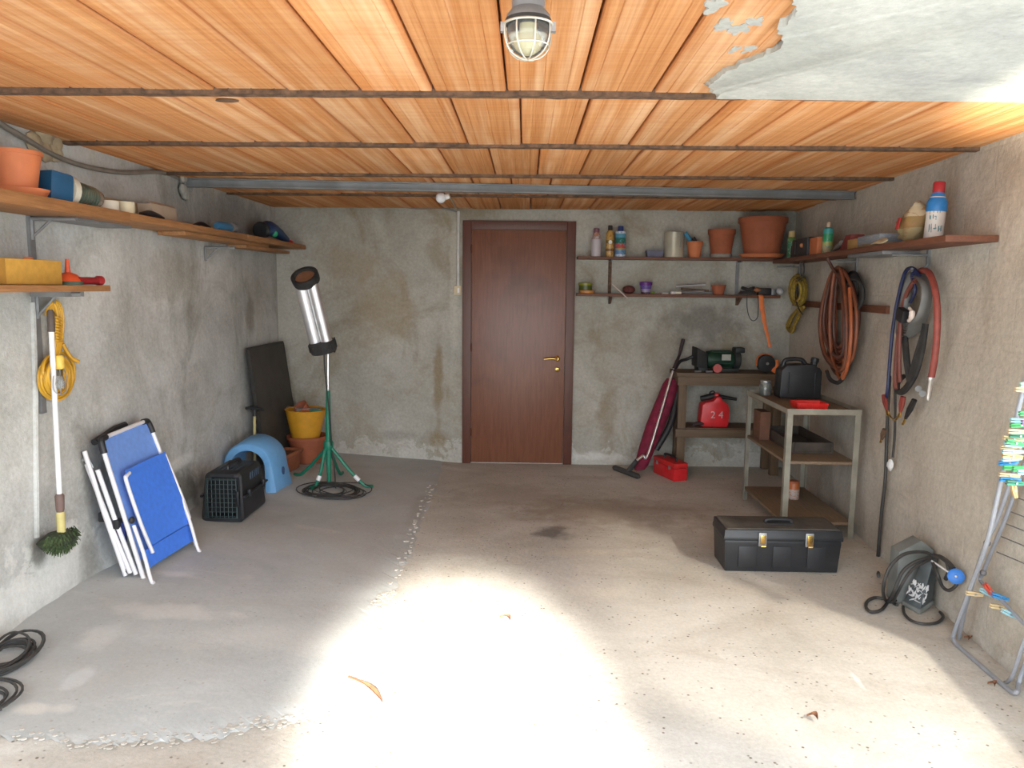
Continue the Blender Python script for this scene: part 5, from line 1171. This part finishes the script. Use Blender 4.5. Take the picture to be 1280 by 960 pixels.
MB().lohi((1.46, 6.45, bt+.001), (1.54, 6.61, bt+.04)).build('guard_foot', M_dk, gr, .004)
p = at(897, 457, y=6.39); t = thing('tape_roll', 'pink red roll of tape standing on the front of the workbench', 'tape', (p.x, 6.40, bt))
MB().lathe([(.016, 0), (.036, 0), (.036, .025), (.016, .025), (.016, 0)], (p.x, 6.385, bt+.037), (0, 1, .0), 24).build('tape_ring', mat('tape_red', (.48, .09, .08), .5), t); MB().lathe([(.010, 0), (.0155, 0), (.0155, .024), (.010, .024), (.010, 0)], (p.x, 6.386, bt+.037), (0, 1, 0), 18).build('tape_core', M_card, t)
for u, lab, m in ((873, 'pale little metal lump on the left of the workbench edge', M_steel), (887, 'small grey bolt on the workbench between the pale lump and the red tape', M_upr)):
    p = at(u, 459, y=6.40); tag(MB().cyl((p.x-.03, 6.4, bt+.0095), (p.x+.025, 6.41, bt+.0095), .009, n=8).build('metal_bolt', m), lab, 'bolt')
# reel
p = at(958, 452.5, y=6.27)
rl = thing('strap_reel', 'black reel with orange webbing at the right end of the workbench', 'reel', (p.x, 6.46, bt))
p = at(958, 452.5, y=6.43)
MB().lathe([(.05, 0), (.072, .004), (.074, .012), (.02, .014), (.018, .05), (.074, .052), (.074, .06), (0, .062)], V((p.x, 6.41, bt+.078)), (0, 1, 0), 28).build('reel_disc', M_black, rl)
MB().tube(spline([V((p.x-.078+.0, 6.44, bt+.06)), V((p.x-.07, 6.44, bt+.13)), V((p.x-.01, 6.44, bt+.160)), V((p.x+.05, 6.44, bt+.14))], 6), .016, 8, flat=(0, 1, 0)).build('webbing', mat('orange_webbing', (0, 0, 0)), rl)
MB().tube(spline([V((p.x+.085, 6.43, bt+.11)), V((p.x+.082, 6.42, bt+.06)), V((p.x+.05, 6.40, bt+.012))], 5), .018, 8, flat=(1, 0, 0)).build('webbing_end', mat('orange_webbing', (0, 0, 0)), rl)
MB().cyl((p.x, 6.405, bt+.082), (p.x, 6.395, bt+.082), .012, n=12).build('reel_hub', M_upr, rl)
# red fuel can
fx, fy, fz0 = 1.615, 6.50, .4025
fc = thing('fuel_can', 'red plastic fuel can with black spout on the lower bench shelf', 'can', (fx, fy, fz0))
b = MB(); prof_ = [(-.115, 0), (.105, 0), (.115, .02), (.118, .15), (.105, .195), (.06, .225), (.045, .26), (.005, .262), (-.02, .225), (-.09, .21), (-.115, .19), (-.125, .05)]
b.prism(prof_, (fx, fy+.075, fz0), (1, 0, 0), (0, 0, 1), .15); b.build('can_body', M_red, fc, .022)
MB().tube(spline([(fx-.115, fy, fz0+.235), (fx-.06, fy, fz0+.245), (fx+.0, fy, fz0+.262)], 4), [.022]*4+[.024]*5, 10).build('handle', M_black, fc)
MB().lathe([(.024, 0), (.026, .02), (.02, .03)], (fx+.02, fy, fz0+.255), (0, 0, 1), 16).build('filler_cap', M_red, fc)
MB().tube([(fx+.03, fy-.01, fz0+.262), (fx+.06, fy-.01, fz0+.252), (fx+.185, fy-.02, fz0+.235)], [.02, .016, .013], 10).build('spout', M_black, fc)
MB().tube(spline([(fx-.04, fy, fz0+.25), (fx-.04, fy-.01, fz0+.29), (fx-.01, fy-.01, fz0+.30), (fx+.01, fy, fz0+.27)], 4), .006, 6).build('cap_loop', M_black, fc)
vs, fs = text_mesh('2 4', .085)
b = MB(Matrix.Translation(V((fx+.01, fy-.0775, fz0+.105))) @ Matrix.Rotation(pi/2, 4, 'X')); b.add(vs, fs); b.build('white_numerals', mat('numeral_white', (.62, .42, .42), .6), fc)
p = V((1.43, 6.43, .418)); b = MB().tube(spline([p, p+V((.03, -.01, .02)), p+V((.07, 0, .015)), p+V((.11, .02, .01))], 4), .014, 8); tag(b.build('rag', mat('dark_rag', (.05, .03, .03), .9)), 'small dark rag left of the red fuel can on the lower bench shelf', 'rag')
# red metal toolbox on the floor
tb = Matrix.Translation(V((1.225, 6.31, 0))) @ Matrix.Rotation(radians(20), 4, 'Z')
rb = thing('toolbox', 'small red metal toolbox on the floor by the workbench leg', 'toolbox', (1.225, 6.31, 0))
MB(tb).lohi((-.062, -.17, .002), (.062, .17, .105)).build('box_body', M_red, rb, .006)
MB(tb).lohi((-.065, -.173, .107), (.065, .173, .15)).build('box_lid', mat('red_lid', (.52, .02, .02), .45), rb, .008)
MB(tb).tube(spline([(0, -.09, .148), (0, -.08, .18), (0, .08, .18), (0, .09, .148)], 5), .009, 8).build('handle', M_black, rb)
for y in (-.1, .1): MB(tb).box((-.067, y, .105), (.006, .025, .03)).build('catch', M_steel, rb)
# carpet sweeper
vc = thing('vacuum_broom', 'upright maroon bag vacuum cleaner leaning on the back wall', 'vacuum', (.98, 6.35, 0))
bL, bR = at(832, 471, y=6.56), at(850, 476, y=6.56); dL, dR = at(791, 586, y=6.38), at(807, 588, y=6.38)
b = MB(); rings = []
for t_ in (0, .06, .25, .5, .75, .94, 1):
    a, c = bL.lerp(dL, t_), bR.lerp(dR, t_); m_ = (a+c)/2; hw = (c-a).length/2*(1.0+.35*sin(pi*t_)); dp_ = .05+.03*sin(pi*t_)
    if t_ in (0, 1): hw *= .85; dp_ *= .6
    rings.append([m_+V((hw*cos(k*pi/8), dp_*sin(k*pi/8), 0)) for k in range(16)])
b.add([q for r in rings for q in r], [(i*16+k, i*16+(k+1) % 16, (i+1)*16+(k+1) % 16, (i+1)*16+k) for i in range(len(rings)-1) for k in range(16)]+[tuple(range(16)), tuple(range(len(rings)*16-16, len(rings)*16))])
o = b.build('dust_bag', M_maroon, vc)
for v in o.data.vertices: v.co += noise.noise_vector((v.co)*14)*.008
MB().tube(spline([at(851, 478, y=6.55), at(845, 500, y=6.52), at(838, 530, y=6.45), at(820, 562, y=6.40)], 5), .028, 10).build('black_backing', M_black, vc)
c1, c2 = at(842, 461, y=6.50), at(811.5, 564, y=6.30)
MB().tube(spline([c1, c2, c2+(at(796, 575, y=6.26)-c2)*.5, at(796, 575.5, y=6.26)], 6), .0115, 10).build('chrome_pole', M_chrome, vc)
MB().tube(spline([c1.lerp(c2, .03), at(846, 452, y=6.55), at(850, 441, y=6.62), at(854, 424, y=6.66)], 5), [.016]*6+[.013]*5+[.016]*5, 10).build('handle', mat('handle_dark', (.045, .03, .03), .6), vc)
MB().tube(spline([at(844, 461, y=6.54), at(850, 452, y=6.57), at(858, 449, y=6.6), at(868, 445, y=6.6)], 5), .014, 8).build('side_grip', M_black, vc)
hA_, hB_ = fl(767, 584, .02), fl(799, 596, .02)
b = MB().tube([hA_, hA_.lerp(hB_, .06), hA_.lerp(hB_, .94), hB_], [.014, .024, .024, .014], 10); b.tube([at(796, 575.5, y=6.26), hA_.lerp(hB_, .55)], [.018, .022], 10)
b.build('floor_head', mat('head_grey', (.055, .055, .055), .6), vc)

# ------------------------------------------------------------------ metal rack
RK = thing('metal_rack', 'grey angle steel rack with three wooden shelves by the right wall', 'rack', (1.86, 5.2, 0))
rx0, rx1, ry0, ry1, rz = 1.64, 2.095, 4.75, 5.63, .83
def angle(x, y, sx, sy): MB().lohi((x, y, 0), (x+sx*.035, y+sy*.005, rz-.002)).lohi((x, y+sy*.0051, 0), (x+sx*.005, y+sy*.035, rz-.002)).build('leg', M_rackm, RK)
for x, sx in ((rx0, 1), (rx1, -1)):
    for y, sy in ((ry0, 1), (ry1, -1)): angle(x, y, sx, sy)
MB().lohi((rx0, ry0-.004, rz-.035), (rx1, ry0-.0005, rz)).build('top_rail', M_rackm, RK)
MB().lohi((rx0, ry1+.0005, rz-.035), (rx1, ry1+.004, rz)).build('top_rail', M_rackm, RK)
for x in (rx0-.004, rx1+.0005): MB().lohi((x, ry0, rz-.03), (x+.0035, ry1, rz)).build('side_rail', M_rackm, RK)
for z, nm in ((rz-.022, 'top_shelf'), (.495, 'middle_shelf'), (.105, 'bottom_shelf')): MB().lohi((rx0+.006, ry0+.006, z-.018), (rx1-.006, ry1-.006, z)).build(nm, M_rackw, RK, .002)
ztop = rz-.0215
# black jerry can
jx, jy = 1.925, 5.42
jc = thing('jerry_can', 'black plastic jerry can standing on the top of the metal rack', 'can', (jx, jy, ztop))
b = MB().prism([(-.135, 0), (.14, 0), (.145, .02), (.145, .19), (.13, .215), (.105, .222), (.10, .236), (.06, .24), (-.10, .232), (-.135, .195), (-.14, .02)], (jx, jy+.07, ztop+.001), (1, 0, 0), (0, 0, 1), .14); b.build('can_body', M_black, jc, .02)
MB().tube(spline([(jx-.105, jy, ztop+.215), (jx-.095, jy, ztop+.26), (jx-.05, jy, ztop+.272), (jx+.02, jy, ztop+.268), (jx+.05, jy, ztop+.235)], 5), .015, 10).build('handle', M_black, jc)
MB().lathe([(.024, 0), (.024, .03), (.028, .032), (.028, .055), (.02, .06), (0, .06)], (jx+.105, jy, ztop+.225), (.25, 0, 1), 18).build('screw_cap', M_black, jc)
for sx in (-.085, .10): MB().box((jx+sx, jy-.071, ztop+.11), (.012, .006, .15)).build('moulded_rib', M_black, jc, .003)
t = thing('glass_jar', 'small dusty glass jar beside the black jerry can on the rack', 'jar', (1.735, 5.5, ztop))
MB().lathe([(.04, 0), (.043, .005), (.043, .07), (.034, .085), (.034, .095), (.031, .095), (.04, .07), (.04, .006), (0, .005)], (1.735, 5.52, ztop+.001), n=20).build('jar_glass', mat('jar_glass', (.6, .65, .62), .15, 0, .1, trans=.85), t)
MB().lathe([(.036, .094), (.036, .105), (0, .106)], (1.735, 5.52, ztop+.001), n=18).build('jar_lid', M_steel, t)
# red tray, silver foil
p = at(1013, 507, z=rz)
rt_ = thing('red_tray', 'bright red plastic tray at the front of the metal rack top', 'tray', (p.x, p.y, ztop))
b = MB(); rs = [[V((p.x+sx*.10*k, 4.92+sy*.07*k, ztop+z)) for sx, sy in ((-1, -1), (1, -1), (1, 1), (-1, 1))] for k, z in ((.93, .001), (1.0, .042), (.95, .042), (.88, .008))]
b.add([q for r in rs for q in r], [(3, 2, 1, 0)]+[(i*4+k, i*4+(k+1) % 4, i*4+4+(k+1) % 4, i*4+4+k) for i in range(3) for k in range(4)]+[(12, 13, 14, 15)]); b.build('tray_body', mat('tray_red', (.75, .025, .02), .4), rt_, .006)
for k in range(5): MB().box((p.x-.08+k*.04, 4.851, ztop+.02), (.006, .004, .034)).build('tray_rib', mat('tray_red', (0, 0, 0)), rt_)
p = at(1007, 492, z=ztop+.02); b = MB().ball((p.x, p.y, ztop+.022), .03, 10, (1.6, 1.1, .7)); o = tag(b.build('foil_scrap', M_chrome), 'crumpled scrap of silver foil behind the red tray on the rack', 'foil')
for v in o.data.vertices: v.co += noise.noise_vector(v.co*50)*.008
# middle shelf things
dbx = thing('wooden_drawer', 'long dark shallow wooden drawer on the middle rack shelf', 'drawer', (1.9, 5.2, .496))
M_dw = mat('dark_wood', (.06, .045, .035), .7, 0, .25)
MB().lohi((1.76, 4.98, .497), (2.03, 5.6, .512)).build('drawer_base', M_dw, dbx)
for a, c in (((1.76, 4.98), (1.775, 5.6)), ((2.015, 4.98), (2.03, 5.6)), ((1.776, 4.98), (2.014, 4.995)), ((1.776, 5.585), (2.014, 5.6))): MB().lohi((a[0], a[1], .5125), (c[0], c[1], .572)).build('drawer_side', M_dw, dbx, .002)
tag(MB().lohi((1.68, 5.42, .496), (1.752, 5.58, .70)).build('brown_carton', mat('redbrown_card', (.14, .06, .035), .8), bevel=.003), 'upright red brown carton at the back of the middle rack shelf', 'carton')
p = at(992, 610, z=.106); bottle('paint_can', 'small orange and white can on the bottom shelf of the rack', (1.90, 5.30, .1055), .04, .13, bands_mat('orange_white', [(0, (.48, .42, .38)), (.62, (.5, .14, .04))], .4, (.48, .16, .06)), mat('orange_cap', (.42, .12, .05), .5), .95, .12, .97, 'can')

# ------------------------------------------------------------------ black toolbox
TB = thing('toolbox', 'large black plastic toolbox with two brass latches before the metal rack', 'toolbox', (1.44, 4.27, 0))
tx0, tx1, ty0, ty1 = 1.118, 1.770, 4.135, 4.40
def sect(y0, y1, i, z): return [V((tx0+i, y0, z)), V((tx1-i, y0, z)), V((tx1-i, y1, z)), V((tx0+i, y1, z))]
def stack(rs, nm, m, par, bev=.006):
    b = MB(); b.add([q for r in rs for q in r], [(3, 2, 1, 0)]+[(i*4+k, i*4+(k+1) % 4, i*4+4+(k+1) % 4, i*4+4+k) for i in range(len(rs)-1) for k in range(4)]+[tuple(range(4*len(rs)-4, 4*len(rs)))]); return b.build(nm, m, par, bev)
M_tb = mat('toolbox_black', (.022, .023, .026), .42, 0, .2, 8); M_tbl = mat('toolbox_lid_dusty', (.085, .078, .07), .6, 0, .25, 12)
stack([sect(ty0+.014, ty1-.01, .014, .001), sect(ty0+.004, ty1-.004, .004, .165), sect(ty0+.004, ty1-.004, .004, .182)], 'box_body', M_tb, TB)
stack([sect(ty0-.004, ty1+.002, -.003, .184), sect(ty0-.004, ty1+.002, -.003, .205), sect(ty0+.0, ty1, .0, .212), sect(ty0+.002, ty1-.002, .002, .243)], 'box_lid', M_tb, TB, .005)
stack([sect(ty0+.010, ty1-.01, .012, .2435), sect(ty0+.016, ty1-.016, .02, .250)], 'lid_top', M_tbl, TB, .003)
for u in (953, 1011.5):
    x = at(u, 675, y=4.13).x
    l_ = MB().lohi((x-.022, 4.121, .155), (x+.022, 4.133, .232)).build('latch_plate', M_steel, TB, .003)
    MB().lohi((x-.015, 4.112, .17), (x+.015, 4.1205, .222)).build('latch', M_brass, l_, .004)
    MB().tube([(x-.013, 4.108, .16), (x+.013, 4.108, .16)], .006, 8).build('latch_hook', M_brass, l_)
a = at(975, 656, z=.25).x
MB().lohi((a-.075, 4.225, .2505), (a+.075, 4.275, .256)).build('handle_recess', M_tb, TB)
MB().tube(spline([(a-.068, 4.25, .252), (a-.062, 4.25, .272), (a+.062, 4.25, .272), (a+.068, 4.25, .252)], 5), .011, 8).build('carry_handle', M_black, TB)
for x in (1.25, 1.44, 1.63): MB().lohi((x-.05, 4.1345, .03), (x+.05, 4.142, .15)).build('moulded_panel', M_tb, TB, .004)

# ------------------------------------------------------------------ welder by the right wall
M_wd = mat('welder_grey', (.085, .10, .105), .55, .2, .25, 8); M_wd2 = mat('welder_pale', (.19, .205, .195), .6, .1, .2, 8)
A_, B_, C_w = fl(1127.6, 757), fl(1150, 768.5), at(1189, 757, z=0.02)
C_w.x = min(C_w.x, wx(C_w.y)-.03)
D_ = A_+(C_w-B_); D_.x = min(D_.x, wx(D_.y)-.03)
wl = thing('welder', 'grey sloping sheet metal welder on the floor by the right wall', 'welder', (A_+C_w)/2)
base = [A_, B_, C_w, D_]; cc = sum(base, V())/4
b = MB().hexa([p+V((0, 0, .001)) for p in base], [p+V((0, 0, .022)) for p in base]); b.build('base_tray', M_wd2, wl, .004)
apx = at(1163, 695, y=3.68)
ins = [cc.lerp(p, .93)+V((0, 0, .0225)) for p in base]
topq = [apx+V((-.035, -.01, 0)), apx+V((0.0, -.035, 0)), apx+V((.045, .0, 0)), apx+V((.01, .03, 0))]
b = MB().hexa(ins, topq); b.build('sloping_housing', M_wd, wl, .008)
yb_ = 3.745
q0 = [at(1121, 712, y=yb_), at(1166, 712, y=yb_), at(1168, 688, y=yb_), at(1152, 676, y=yb_), at(1124, 690, y=yb_)]
for p in q0[:2]: p.z = .001
b = MB().hexa(q0, [p+V((0, .09, 0)) for p in q0]); b.build('rear_case', M_wd2, wl, .005)
# white paint splashes on the front left face
fn_ = (ins[1]-ins[0]).cross(topq[0]-ins[0]).normalized()
if fn_.y > 0: fn_ = -fn_
b = MB(); rr = random.Random(6)
fr_n = (ins[2]-ins[1]).cross(topq[1]-ins[1]).normalized()
if fr_n.y > 0: fr_n = -fr_n
for k in range(34):
    s_, t_ = rr.uniform(.0, .95), rr.uniform(.10, .45); fc_, nn_, e = (ins[0], fn_, ins[1]) if k % 4 else (ins[1], fr_n, ins[1].lerp(ins[2], .25))
    top_ = topq[0] if k % 4 else topq[1]
    p = fc_.lerp(e, s_).lerp(top_.lerp(topq[1], s_), t_)+nn_*.002; d_ = V((rr.uniform(-1, 1), rr.uniform(-1, 1), rr.uniform(-.6, 1))); d_ = (d_-nn_*d_.dot(nn_)).normalized()*rr.uniform(.015, .05)
    b.tube([p-d_*.5, p, p+d_*.5], [.0015, rr.uniform(.002, .008), .0015], 6)
b.build('white_paint_splash', mat('splash_white', (.62, .62, .62), .7), wl, kind='stuff')
# electrode holder with blue disc
e0, e1 = at(1160, 698, y=3.66), rw(1187, 716, .055)
eh = thing('earth_clamp', 'white rod with round blue disc knob resting on the grey welder', 'knob', e1)
MB().cyl(e0, e1, .0045, n=8).build('white_rod', M_white, eh)
kc = rw(1195, 720.5, .05); kd = (V((0, 0, H))-kc).normalized()
MB().lathe([(.012, -.012), (.03, -.01), (.0355, -.004), (.0355, .004), (.03, .008), (.008, .009), (.006, .012), (0, .013)], kc, kd, 26).build('blue_disc', mat('knob_blue', (.03, .19, .62), .45), eh)
MB().ball(kc+kd*.014, .006, 8).build('disc_rivet', M_white, eh)
M_wc = M_cable; b = MB()
fz_ = lambda u, v: fl(u, v, .012)
b.tube(spline([at(1168, 697, y=3.66), at(1155, 690, y=3.66), at(1130, 693, y=3.62), at(1112, 710, y=3.60), at(1104, 735, y=3.62), fz_(1107, 750), fz_(1116, 752), fz_(1128, 745)], 6), .008, 8)
b.tube(spline([at(1166, 697, y=3.64), at(1145, 702, y=3.60), at(1128, 715, y=3.58), at(1118, 738, y=3.58), fz_(1110, 752), fz_(1102, 762), fz_(1090, 765), fz_(1083, 760), fz_(1084, 752), fz_(1094, 747), fz_(1108, 749)], 6), .008, 8)
b.tube(spline([at(1163, 699, y=3.63), at(1140, 712, y=3.58), at(1125, 735, y=3.57), fz_(1117, 753), fz_(1122, 756)], 6), .007, 8)
tag(b.build('welding_cable', M_wc), 'black welding cable looped over the left of the grey welder', 'cable')
b = MB().tube(spline([fz_(1129, 758), fz_(1131, 768), fz_(1140, 776), fz_(1155, 780), fz_(1172, 778), fz_(1179, 771), fz_(1175, 765)], 6), .007, 8); tag(b.build('welder_power_cable', M_wc), 'black cable loop on the floor in front of the grey welder', 'cable')
b = MB().tube(spline([at(1165, 695, y=3.64), rw(1175, 696, .06), rw(1185, 703, .05), rw(1192, 711, .04)], 6), .011, 8)
b.tube(spline([at(1166, 704, y=3.60), rw(1172, 718, .09), rw(1178, 733, .06), rw(1186, 738, .05), rw(1195, 732, .035), rw(1196, 724, .03)], 6), .008, 8)
b.tube(spline([rw(1184, 703, .05), rw(1186, 714, .05), rw(1182, 724, .05)], 6), .010, 8)
tag(b.build('holder_cable', M_wc), 'thick black cable running to the blue disc knob on the welder', 'cable')

# ------------------------------------------------------------------ clothes drying rack
DR = thing('drying_rack', 'folded grey wire clothes drying rack leaning on the right wall', 'rack', fl(1230, 835))
M_dr = mat('rack_tube_grey', (.34, .36, .40), .4, .3, .08)
def dtube(nm, pts, r=.0085, k=5, n=8, par=DR): return MB().tube(spline(pts, k), r, n).build(nm, M_dr, par)
F1, F2 = fl(1196, 806, .010), fl(1266, 866, .010)
dtube('outer_frame', [rw(1290, 440, .12), rw(1278, 490, .12), rw(1251, 602, .125), rw(1234, 677, .13), rw(1213, 735, .12), at(1193, 790, x=F1.x+.0), F1+V((-.003, .02, .012)), F1+V((0, -.03, 0)), F1.lerp(F2, .5), F2+V((0, .03, 0)), F2+V((.004, -.015, .012)), rw(1275, 848, .03), rw(1295, 790, .03)], .009)
dtube('inner_frame', [rw(1296, 460, .07), rw(1275, 560, .08), rw(1250, 640, .085), rw(1231, 683, .095), rw(1210, 748, .08), rw(1199, 795, .065), rw(1199, 806, .05), rw(1206, 813, .045)], .0085)
dtube('wing_frame', [rw(1300, 520, .05), rw(1282, 575, .05), rw(1260, 640, .05), rw(1240, 688, .05), rw(1229, 715, .05), rw(1225, 724, .05), rw(1230, 731, .05), rw(1252, 751, .05), rw(1285, 785, .05)], .008)
dtube('base_frame', [rw(1290, 780, .075), rw(1280, 802, .075), rw(1268, 838, .07), rw(1262, 850, .065), rw(1253, 853, .05), rw(1244, 846, .04)], .0075)
for i, (u0_, v0) in enumerate(((1246, 690), (1252, 671), (1258, 655), (1264, 640), (1271, 622), (1277, 605))):
    MB().tube([rw(u0_, v0, .05), rw(u0_+45, v0+19-i*.6, .05)], .0026, 6).build('hanging_wire', mat('wire_grey', (.18, .18, .17), .5, .3), DR)
for u, v in ((1234, 679), (1229, 716)): MB().ball(rw(u, v, .10 if v < 700 else .055), .014, 10).build('hinge_joint', mat('hinge_grey', (.16, .16, .17), .6), DR)

PC = {'pale wooden': (.66, .50, .28), 'tan wooden': (.58, .36, .15), 'light blue': (.30, .55, .62), 'blue': (.04, .25, .55), 'green': (.05, .32, .10), 'dark green': (.03, .20, .12), 'red': (.60, .07, .04), 'mint': (.32, .58, .48), 'purple': (.20, .07, .20)}
def peg(label, u, v, colr, off, ang=0.0, yaw=0.0, x=None, ln=.075):
    m = mat('peg_'+colr.replace(' ', '_'), PC[colr], .5, 0, .06)
    tip = rw(u, v, off)
    M_ = Matrix.Translation(tip) @ Matrix.Rotation(yaw, 4, 'Z') @ Matrix.Rotation(ang, 4, 'Y')
    t = thing('clothes_peg', label, 'peg', tip, 'clothes pegs clipped on the drying rack')
    for s_ in (-1, 1):
        MB(M_).prism([(0, s_*.002), (.02, s_*.001), (ln*.55, s_*.0008), (ln, s_*.0005), (ln, s_*.006), (ln*.5, s_*.009), (.018, s_*.0095), (0, s_*.008)][::s_], (0, .006, 0), (1, 0, 0), (0, 0, 1), .012).build('peg_half', m, t)
    MB(M_).lathe([(.0045, -.008), (.0045, .008)], (ln*.5, 0, 0), (0, 1, 0), 8).build('spring', M_steel, t)
L_ = [(1275, 481, 'mint', 'topmost mint clothes peg on the drying rack'), (1269, 486.5, 'pale wooden', 'topmost pale wooden clothes peg on the drying rack'),
      (1274, 517, 'green', 'topmost green clothes peg, right above the upper light blue one'), (1263, 525, 'light blue', 'light blue clothes peg with a purple one just right of it'), (1277, 528, 'purple', 'purple clothes peg right of the upper light blue peg'),
      (1263, 532, 'green', 'green clothes peg just under the purple peg'), (1260, 539, 'pale wooden', 'pale wooden clothes peg between two green pegs below the purple one'), (1262, 544, 'dark green', 'dark green clothes peg under the second pale wooden peg'),
      (1254, 546.5, 'pale wooden', 'tilted pale wooden clothes peg in the upper middle of the bunch'), (1258, 551, 'green', 'green clothes peg under the tilted pale wooden peg'), (1256, 555, 'light blue', 'light blue clothes peg directly above the longest-reaching pale peg'),
      (1251, 559, 'pale wooden', 'pale wooden clothes peg between the two middle light blue pegs'), (1253, 564, 'light blue', 'light blue clothes peg directly above the tan peg'), (1253, 569, 'tan wooden', 'tan wooden clothes peg in the middle of the bunch'),
      (1253, 574, 'light blue', 'light blue clothes peg under the tan peg'), (1249, 579, 'blue', 'blue clothes peg at the lower end of the main bunch'), (1254, 584.5, 'green', 'green clothes peg just under the upper blue peg'),
      (1266, 586, 'green', 'tilted green clothes peg right of the gap under the main bunch'), (1272, 590, 'light blue', 'light blue clothes peg right of the gap under the main bunch'), (1249, 593, 'pale wooden', 'pale wooden clothes peg lying on the lower blue peg'),
      (1250, 598.5, 'blue', 'lower blue clothes peg under a pale wooden peg'), (1258, 603, 'dark green', 'dark green clothes peg under the lower blue peg')]
rr = random.Random(21)
for i, (u, v, c_, lab) in enumerate(L_):
    peg(lab, u, v, c_, .175 if u < 1262 else .16, rr.uniform(-.08, .08)+(.15 if 'tilted' in lab else 0), rr.uniform(-.12, .12))
peg('tan wooden clothes peg hanging upright at the bottom of the bunch', 1266, 604, 'tan wooden', .12, 1.3, 0, ln=.06)
for u, v, c_, lab, a in ((1208, 741, 'pale wooden', 'pale wooden clothes peg low on the drying rack near the blue disc', .15), (1226, 737, 'light blue', 'light blue clothes peg under the red peg', .5), (1231, 730, 'red', 'red clothes peg low on the drying rack', .9), (1240, 743, 'blue', 'blue clothes peg right of the red peg', .3), (1238, 757, 'pale wooden', 'pale wooden clothes peg on the low bar right of the red peg', .16), (1253, 763, 'light blue', 'lowest light blue clothes peg on the drying rack', .45)):
    peg(lab, u, v, c_, .14 if u < 1210 else .09, a, .1)

# ------------------------------------------------------------------ leaves and litter on the floor
M_leaf = mat('dry_leaf', (.20, .085, .04), .8, 0, .2, 30)
def leaf(label, a, c, wdt):
    A1, C1 = fl(*a), fl(*c); N = 9; d_ = (C1-A1); s_ = V((-d_.y, d_.x, 0)).normalized(); vs = []
    for i in range(N+1):
        t_ = i/N; w_ = wdt*max(.06, sin(pi*max(0, t_*1.25-.25))); m_ = A1+d_*t_+s_*.02*sin(pi*t_)
        for k in (-1, 0, 1): vs.append(V((m_.x, m_.y, fz(m_.x)+.010+.006*sin(pi*t_)))+s_*w_*k*.5+V((0, 0, .008*abs(k))))
    vs2 = [p+V((0, 0, .0012)) for p in vs]; M_ = len(vs)
    fs = [(i*3+k, i*3+k+1, i*3+k+4, i*3+k+3) for i in range(N) for k in (0, 1)]; fs += [tuple(M_+q for q in reversed(f)) for f in fs]
    tag(MB().add(vs+vs2, fs).build('dry_leaf', M_leaf), label, 'leaf')
leaf('curled dry leaf with a stalk on the bright floor patch, nearest the camera', (435, 850), (478, 882), .022)
leaf('tiny dry leaf at the far edge of the bright floor patch', (625, 774), (638, 779), .02)
leaf('small brown leaf on the floor in the right foreground', (1008, 899), (1022, 904), .03)
leaf('brown leaf scrap on the floor inside the drying rack base', (1234, 858), (1243, 862), .03)
leaf('tiny leaf scrap by the near foot of the drying rack', (1205, 800), (1210, 803), .02)
